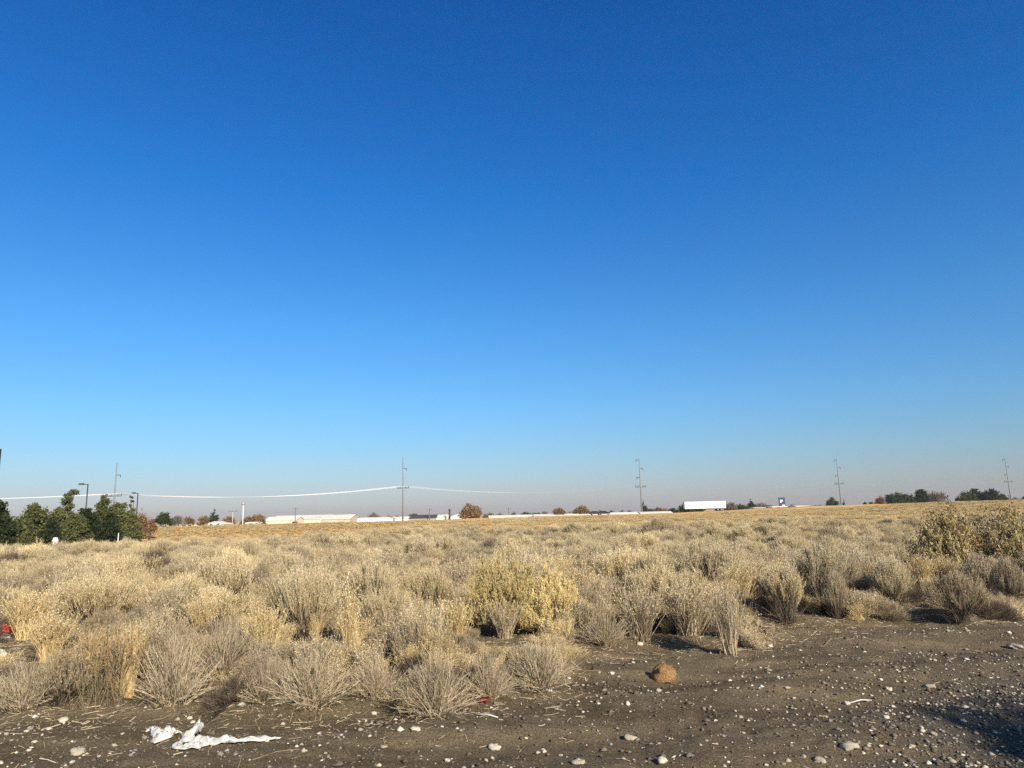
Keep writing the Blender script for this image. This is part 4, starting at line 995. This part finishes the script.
# ---------------------------------------------------------------- ground litter: straw, pebbles
rng = np.random.default_rng(99)
X = rng.uniform(-9, 9, 80000); Y = rng.uniform(4.2, 15, 80000); d = Y - np.interp(X, BX, BY)
pr = np.where(d > -.5, .75, np.exp((d + .3) * 2.6) * .75) + .022 + .25 * ss(-2, -4, X) * ss(1.6, .2, -d); ok = rng.random(len(X)) < pr
X, Y = X[ok], Y[ok]; n = len(X); L = rng.uniform(.02, .15, n) * rng.uniform(.3, 1, n) + (rng.random(n) < .02) * rng.uniform(.1, .35, n); t = rng.uniform(0, 6.28, n)
dx, dy = np.cos(t) * L / 2, np.sin(t) * L / 2
P = np.stack([np.stack([X - dx, Y - dy, HT(X - dx, Y - dy) + .006], 1), np.stack([X, Y, HT(X, Y) + rng.uniform(.004, .012, n)], 1), np.stack([X + dx, Y + dy, HT(X + dx, Y + dy) + rng.uniform(.004, .02, n)], 1)], 1)
m = MB(); m.ribbons(P, rng.uniform(.0025, .0055, n)[:, None].repeat(3, 1), rng)
tag(m.build('straw_litter', M['grey_stem']), 'broken straw and twigs strewn over the dirt', kind='stuff')

OCT = np.array([(1, 0, 0), (0, 1, 0), (-1, 0, 0), (0, -1, 0), (0, 0, 1), (0, 0, -1)], float)
OF = np.array([(0, 1, 4), (1, 2, 4), (2, 3, 4), (3, 0, 4), (1, 0, 5), (2, 1, 5), (3, 2, 5), (0, 3, 5)])
pebble = bpy.data.materials.new('pebble'); pebble.use_nodes = True; t_ = pebble.node_tree; b_ = t_.nodes['Principled BSDF']; b_.inputs['Roughness'].default_value = .95; b_.inputs['Specular IOR Level'].default_value = .15
a_ = t_.nodes.new('ShaderNodeAttribute'); a_.attribute_name = 'rnd'; r_ = t_.nodes.new('ShaderNodeValToRGB'); e_ = r_.color_ramp.elements
STOPS = [(0, (.07, .058, .042)), (.45, (.15, .125, .09)), (.62, (.20, .185, .16)), (.80, (.36, .315, .24)), (1, (.60, .54, .43))]
while len(e_) < len(STOPS): e_.new(.5)
for e, (p, c) in zip(e_, STOPS): e.position = p; e.color = (*c, 1)
t_.links.new(a_.outputs['Fac'], r_.inputs[0]); t_.links.new(r_.outputs[0], b_.inputs['Base Color'])
X = rng.uniform(-8, 11, 170000); Y = rng.uniform(4.0, 15, 170000); d = Y - np.interp(X, BX, BY); G = grav_mask(X, Y)
pr = np.where(d < 0.2, .16 + .5 * G + .22 * ss(0, 4, X) * ss(8.5, 6, Y), .05) * 1.5 * ss(15, 6, Y) * (.5 + .9 * np.clip(fbm(X / .8, Y / .8, 3, 90) + .4, 0, 1)); ok = rng.random(len(X)) < pr
X, Y = X[ok], Y[ok]; n = len(X); sz = .006 + .013 * rng.random(n) ** 2.5 + .014 * (rng.random(n) < .05)
q = OCT[None] * rng.uniform(.6, 1.3, (n, 6, 1)) * sz[:, None, None] * np.stack([rng.uniform(.9, 1.7, n), rng.uniform(.8, 1.3, n), rng.uniform(.45, .8, n)], 1)[:, None]
t = rng.uniform(0, 6.28, n); c, s_ = np.cos(t)[:, None], np.sin(t)[:, None]
q = np.stack([q[..., 0] * c - q[..., 1] * s_, q[..., 0] * s_ + q[..., 1] * c, q[..., 2]], -1)
V = (q + np.stack([X, Y, HT(X, Y) + sz * .25], 1)[:, None]).reshape(-1, 3); F = (OF[None] + (np.arange(n) * 6)[:, None, None]).reshape(-1, 3)
m = MB(); m.add(V, F, 0, np.repeat(np.where(rng.random(n) < .30, rng.uniform(.6, 1, n), rng.uniform(0, .6, n)), 6), True)
tag(m.build('gravel', pebble), 'loose gravel and pebbles scattered over the bare dirt', kind='stuff'); print('pebbles', n)

# ---------------------------------------------------------------- stones one can pick out
def stone_mesh(seed, flat_=.6, rough=.30, blocky=1.0):
    rng = np.random.default_rng(seed); nu, nv = 18, 11; V = []
    for j in range(nv):
        th = math.pi * j / (nv - 1)
        for i in range(nu):
            ph = 2 * math.pi * i / nu; d = np.array([math.sin(th) * math.cos(ph), math.sin(th) * math.sin(ph), math.cos(th)])
            k = 1 / (abs(d[0]) ** 3 + abs(d[1]) ** 3 + abs(d[2]) ** 3) ** (.2 * blocky) * .85 + rough * (vnoise(d[0] * 1.7 + seed, d[1] * 1.7 + d[2] * 2.3, seed) + .5 * vnoise(d[0] * 4 + d[2] * 3, d[1] * 4 - seed, seed + 1))
            V.append(d * k * [1, .85, flat_])
    F = [(j * nu + i, j * nu + (i + 1) % nu, (j + 1) * nu + (i + 1) % nu, (j + 1) * nu + i) for j in range(nv - 1) for i in range(nu)]
    m = MB(); m.add(V, F, 0, None, True); return m
def stone(u, v, wpx, mname, label, group=None, seed=0, flat_=.55, name='stone', sink=.45):
    x, y, z = ground_hit(u, v); s = wpx * math.hypot(y, EYE) / FPX / 2
    o = stone_mesh(seed, flat_, .30 if name == 'rock' else .30, 0.55 if name == 'rock' else 1.0).build(name, M[mname], None, (x, y, z + s * flat_ * (1 - sink) - .004)); o.scale = (s, s, s); o.rotation_euler = (random.uniform(-.1, .1), random.uniform(-.1, .1), random.uniform(0, 6.28) if flat_ < .8 else .4)
    return tag(o, label, 'rock' if name == 'rock' else 'stone', group)
stone(664.5, 681, 23, 'orange_rock', 'rounded orange brown rock sitting alone on the bare dirt', None, 52, .78, 'rock', .28)
stone(48, 649, 19, 'grey_stone', 'flat grey stone on the bare patch below the red litter', None, 5, .5)
stone(77, 754, 17, 'stone', 'pale flat stone on the stony bank left of the white plastic', None, 6, .5)
stone(63, 721, 11, 'white_stone', 'white flat stone under the grey shrub with rusty base', None, 7, .4)
stone(132, 687, 9, 'white_stone', 'white stone between the tall orange weed and the pale spiky shrub', None, 8)
stone(145, 654, 7, 'stone', 'small pale stone behind the tall orange weed', None, 9)
stone(195, 617, 8, 'white_stone', 'white stone in the grass far left of the fan domed shrub', None, 10)
stone(416, 729, 10, 'white_stone', 'pale flat stone on the track below the open spiky shrub', None, 11, .35)
stone(384, 747, 8, 'stone', 'small flat stone on the track near the bottom middle', None, 12, .35)
stone(494, 748, 13, 'white_stone', 'white flat stone on the track at the bottom middle', None, 13, .4)
stone(448, 761, 6, 'white_stone', 'small white stone at the very bottom left of the flat white one', None, 14)
stone(374, 714, 6, 'white_stone', 'small white stone at the foot of the short dull spiky shrub', None, 15)
stone(549, 691, 8, 'white_stone', 'white stone at the foot of the whitish fan shaped shrub', None, 16)
stone(612, 674, 6, 'white_stone', 'white stone left of the orange rock', None, 17)
stone(640, 645, 8, 'white_stone', 'white stone at the foot of the upright pale shrub', None, 18)
stone(673, 642, 7, 'grey_stone', 'grey stone left of the dark shadow', None, 19)
stone(770, 647, 7, 'white_stone', 'white stone right of the narrow upright grey shrub', None, 20)
stone(855, 594, 8, 'white_stone', 'white stone in the brush right of the narrow grey brown shrub', None, 21)
stone(857, 616, 5, 'white_stone', 'small white stone below the stone in the brush', None, 22)
stone(1009, 633, 5, 'white_stone', 'small white stone near the right edge on the dirt', None, 23)
stone(990, 617, 5, 'white_stone', 'small white stone right of the round spiky shrub foot', None, 24)
stone(849, 748, 19, 'stone', 'long pale flat stone at the bottom beside the shaded gravel', None, 25, .4)
stone(889, 690, 7, 'white_stone', 'white stone on the dirt left above the shaded gravel', None, 26)
stone(886, 718, 7, 'white_stone', 'white stone just left of the shaded gravel', None, 27)
stone(821, 762, 13, 'stone', 'pale stone at the bottom left of the long pale flat stone', None, 28, .45)
stone(847, 704, 7, 'white_stone', 'white stone with a pale twig lying beside it', None, 29)
stone(930, 687, 12, 'stone', 'dull flat stone in the dirt above the shaded gravel', None, 30, .35)
stone(630, 739, 13, 'stone', 'pale flat pebble pair stone in the middle of the bare dirt', None, 31, .4)
stone(662, 762, 11, 'white_stone', 'white stone at the bottom edge in the middle of the dirt', None, 32)
stone(578, 763, 14, 'stone', 'tan flat stone at the bottom left of the dirt', None, 33, .35)
stone(1016, 648, 18, 'stone', 'pale flat slab of stone half buried at the right edge', None, 34, .3)
rs = random.Random(12)
for i in range(30):
    u, v = rs.uniform(540, 1020), 768 - 100 * rs.random() ** 1.3
    if v < 660: continue
    stone(u, v, rs.uniform(2.5, 5.5), rs.choice(['white_stone', 'stone', 'white_stone', 'grey_stone']), 'small pale stone lying loose on the bare dirt at lower right', 'small loose stones on the dirt', 40 + i % 9, rs.uniform(.4, .7))
for i in range(26):
    u, v = rs.uniform(5, 240), rs.uniform(716, 766)
    stone(u, v, rs.uniform(3, 7), rs.choice(['grey_stone', 'stone', 'grey_stone', 'white_stone']), 'small stone on the bank around the white plastic', 'small stones on the lower left bank', 60 + i % 9, rs.uniform(.4, .7))

# ---------------------------------------------------------------- litter
def crumpled(name, label, path, widths, heights, mname, seed, cat, parent=None):
    """a crumpled sheet of thin plastic lying along a path on the ground"""
    pts = [Vector(ground_hit(u, v)) for u, v in path]; nu, nv = 60, 15
    d = [0]
    for a, b in zip(pts, pts[1:]): d.append(d[-1] + (b - a).length)
    tt = np.linspace(0, d[-1], nu); PX = np.interp(tt, d, [p.x for p in pts]); PY = np.interp(tt, d, [p.y for p in pts])
    f = np.linspace(0, 1, len(widths)); Wd = np.interp(np.linspace(0, 1, nu), f, widths); Hh = np.interp(np.linspace(0, 1, nu), f, heights)
    tx, ty = np.gradient(PX), np.gradient(PY); L = np.hypot(tx, ty) + 1e-9; nx, ny = -ty / L, tx / L
    c = np.linspace(-1, 1, nv); U, C = np.meshgrid(np.arange(nu), c, indexing='ij')
    edge = 1 + .35 * vnoise(U / 4.0, C * 0 + np.sign(C) * 9, seed)
    off = C * Wd[:, None] / 2 * edge
    X = PX[:, None] + nx[:, None] * off + .018 * vnoise(U / 3, C * 3, seed + 4); Y = PY[:, None] + ny[:, None] * off + .018 * vnoise(U / 3, C * 3, seed + 5)
    fold = np.abs(vnoise(U / 3.2, C * 2.2, seed + 1)) + .6 * np.abs(vnoise(U / 1.5, C * 4.5, seed + 2))
    Z = HT(X, Y) + .012 + Hh[:, None] * fold * (1 - .8 * np.abs(C) ** 3) + Hh[:, None] * .4 * (1 - C * C)
    V = np.stack([X, Y, Z], -1).reshape(-1, 3); F = np.array([(i * nv + j, (i + 1) * nv + j, (i + 1) * nv + j + 1, i * nv + j + 1) for i in range(nu - 1) for j in range(nv - 1)])
    m = MB(); m.add(V, F, 0, None, True); o = m.build(name, M[mname], parent)
    so = o.modifiers.new('thickness', 'SOLIDIFY'); so.thickness = .004
    return tag(o, label, cat)
crumpled('plastic_scrap', 'small crumpled white plastic scrap left of the long white rag', [(150, 731), (158, 734), (163, 741), (166, 735), (174, 733), (180, 735)], [.05, .08, .10, .11, .09, .04], [.02, .03, .035, .05, .035, .01], 'rag', 3, 'plastic scrap')
crumpled('plastic_rag', 'long crumpled white plastic rag trailing right along the bank', [(199, 733), (187, 741), (176, 748), (184, 751), (197, 748), (206, 744), (222, 743), (245, 743), (262, 742), (280, 740.5)],
         [.05, .09, .07, .05, .06, .14, .11, .09, .06, .03], [.08, .06, .02, .02, .02, .045, .03, .025, .02, .01], 'rag', 8, 'plastic rag')
crumpled('red_wrapper', 'bright red crumpled wrapper at the left edge', [(-6, 634), (4, 633), (15, 631)], [.15, .20, .10], [.04, .08, .04], 'redplastic', 12, 'wrapper')
crumpled('paper_scrap', 'flat white scrap just below the red wrapper', [(-3, 640), (5, 639.5), (10, 638.5)], [.08, .08, .03], [.02, .02, .01], 'rag', 14, 'paper scrap')
crumpled('paper_scrap', 'white scrap above the red wrapper at the left edge', [(-6, 617), (2, 616), (8, 614.5)], [.22, .2, .08], [.05, .06, .02], 'rag', 16, 'paper scrap')
crumpled('paper_scrap', 'small white scrap on the bare patch at the left edge', [(-3, 657), (2, 656), (5, 655.5)], [.12, .12, .04], [.04, .05, .02], 'rag', 18, 'paper scrap')
crumpled('paper_scrap', 'pale crumpled scrap caught in the brush left of the yellow shrub', [(376, 650), (383, 648), (390, 646)], [.10, .16, .08], [.08, .12, .05], 'rag', 20, 'paper scrap')
crumpled('red_scrap', 'dark red scrap under the small spiky shrub at the track edge', [(480, 704), (484, 703), (488, 701)], [.03, .05, .03], [.02, .03, .02], 'darkred', 22, 'plastic scrap')

def stick(label, a, b, r, mname='wood'):
    p, q = Vector(ground_hit(*a)), Vector(ground_hit(*b)); m = MB(); mid = p.lerp(q, .55) + Vector((.0, .01, .012))
    up = Vector((0, 0, r * 1.1)); m.tube([p + up, mid + up, q + up], [r, r * .8, r * .5], 7); tag(m.build('stick', M[mname]), label, 'stick')
stick('pale broken stick lying on the track below the dark red scrap', (474, 716), (498, 718.5), .008, 'palepole')
stick('thin pale twig beside the white stone on the dirt at lower right', (849, 704), (872, 701), .006, 'palepole')
stick('grey stick on the dirt right of the narrow upright grey shrub', (748, 648), (772, 650), .010)
stick('short brown stick on the dirt left below the round spiky shrub', (826, 645), (834, 640), .012)

# the tree behind the camera to the right that shades the gravel corner
def shade_tree():
    tgt = Vector((6.9, 0.75, 0)); c = tgt + to_sun * 14.0
    rng = np.random.default_rng(5); root = empty('shade_tree', (c.x, c.y, 0), 0, 'leafy tree outside the frame that shades the gravel corner', 'tree')
    m = MB(); m.tube([(0, 0, -.1), (.05, 0, 2.5), (0, .1, c.z)], [.28, .22, .08], 8)
    cr = MB()
    for i in range(36):
        u = rng.normal(size=3); u /= np.linalg.norm(u); q = u * rng.uniform(1.3, 2.4)
        m.tube([(0, .05, c.z - 3.0), (q[0] * .6, q[1] * .6, c.z - 1 + q[2] * .4), (q[0], q[1], c.z + q[2])], [.09, .06, .02], 5)
        d = rng.normal(size=(900, 3)); d /= np.linalg.norm(d, axis=1, keepdims=True)
        cr.flakes(np.array([q[0], q[1], c.z + q[2]]) + d * (rng.random((900, 1)) ** .4) * 1.1, rng.uniform(.08, .15, 900), rng)
    m.build('trunk', M['bark'], root); cr.build('crown', M['leaf_green'], root)
shade_tree()

# ---------------------------------------------------------------- the smoggy air over the flats
hm = bpy.data.materials.new('haze'); hm.use_nodes = True; t_ = hm.node_tree; t_.nodes.clear()
o_ = t_.nodes.new('ShaderNodeOutputMaterial'); v_ = t_.nodes.new('ShaderNodeVolumePrincipled')
v_.inputs['Color'].default_value = (.92, .92, .95, 1); v_.inputs['Density'].default_value = 0.00013; v_.inputs['Anisotropy'].default_value = .2
t_.links.new(v_.outputs[0], o_.inputs['Volume'])
m = MB(); m.box((0, 0, 16.5), (6600, 6600, 45)); tag(m.build('haze', hm), 'thin smoggy air lying over the field', kind='stuff')
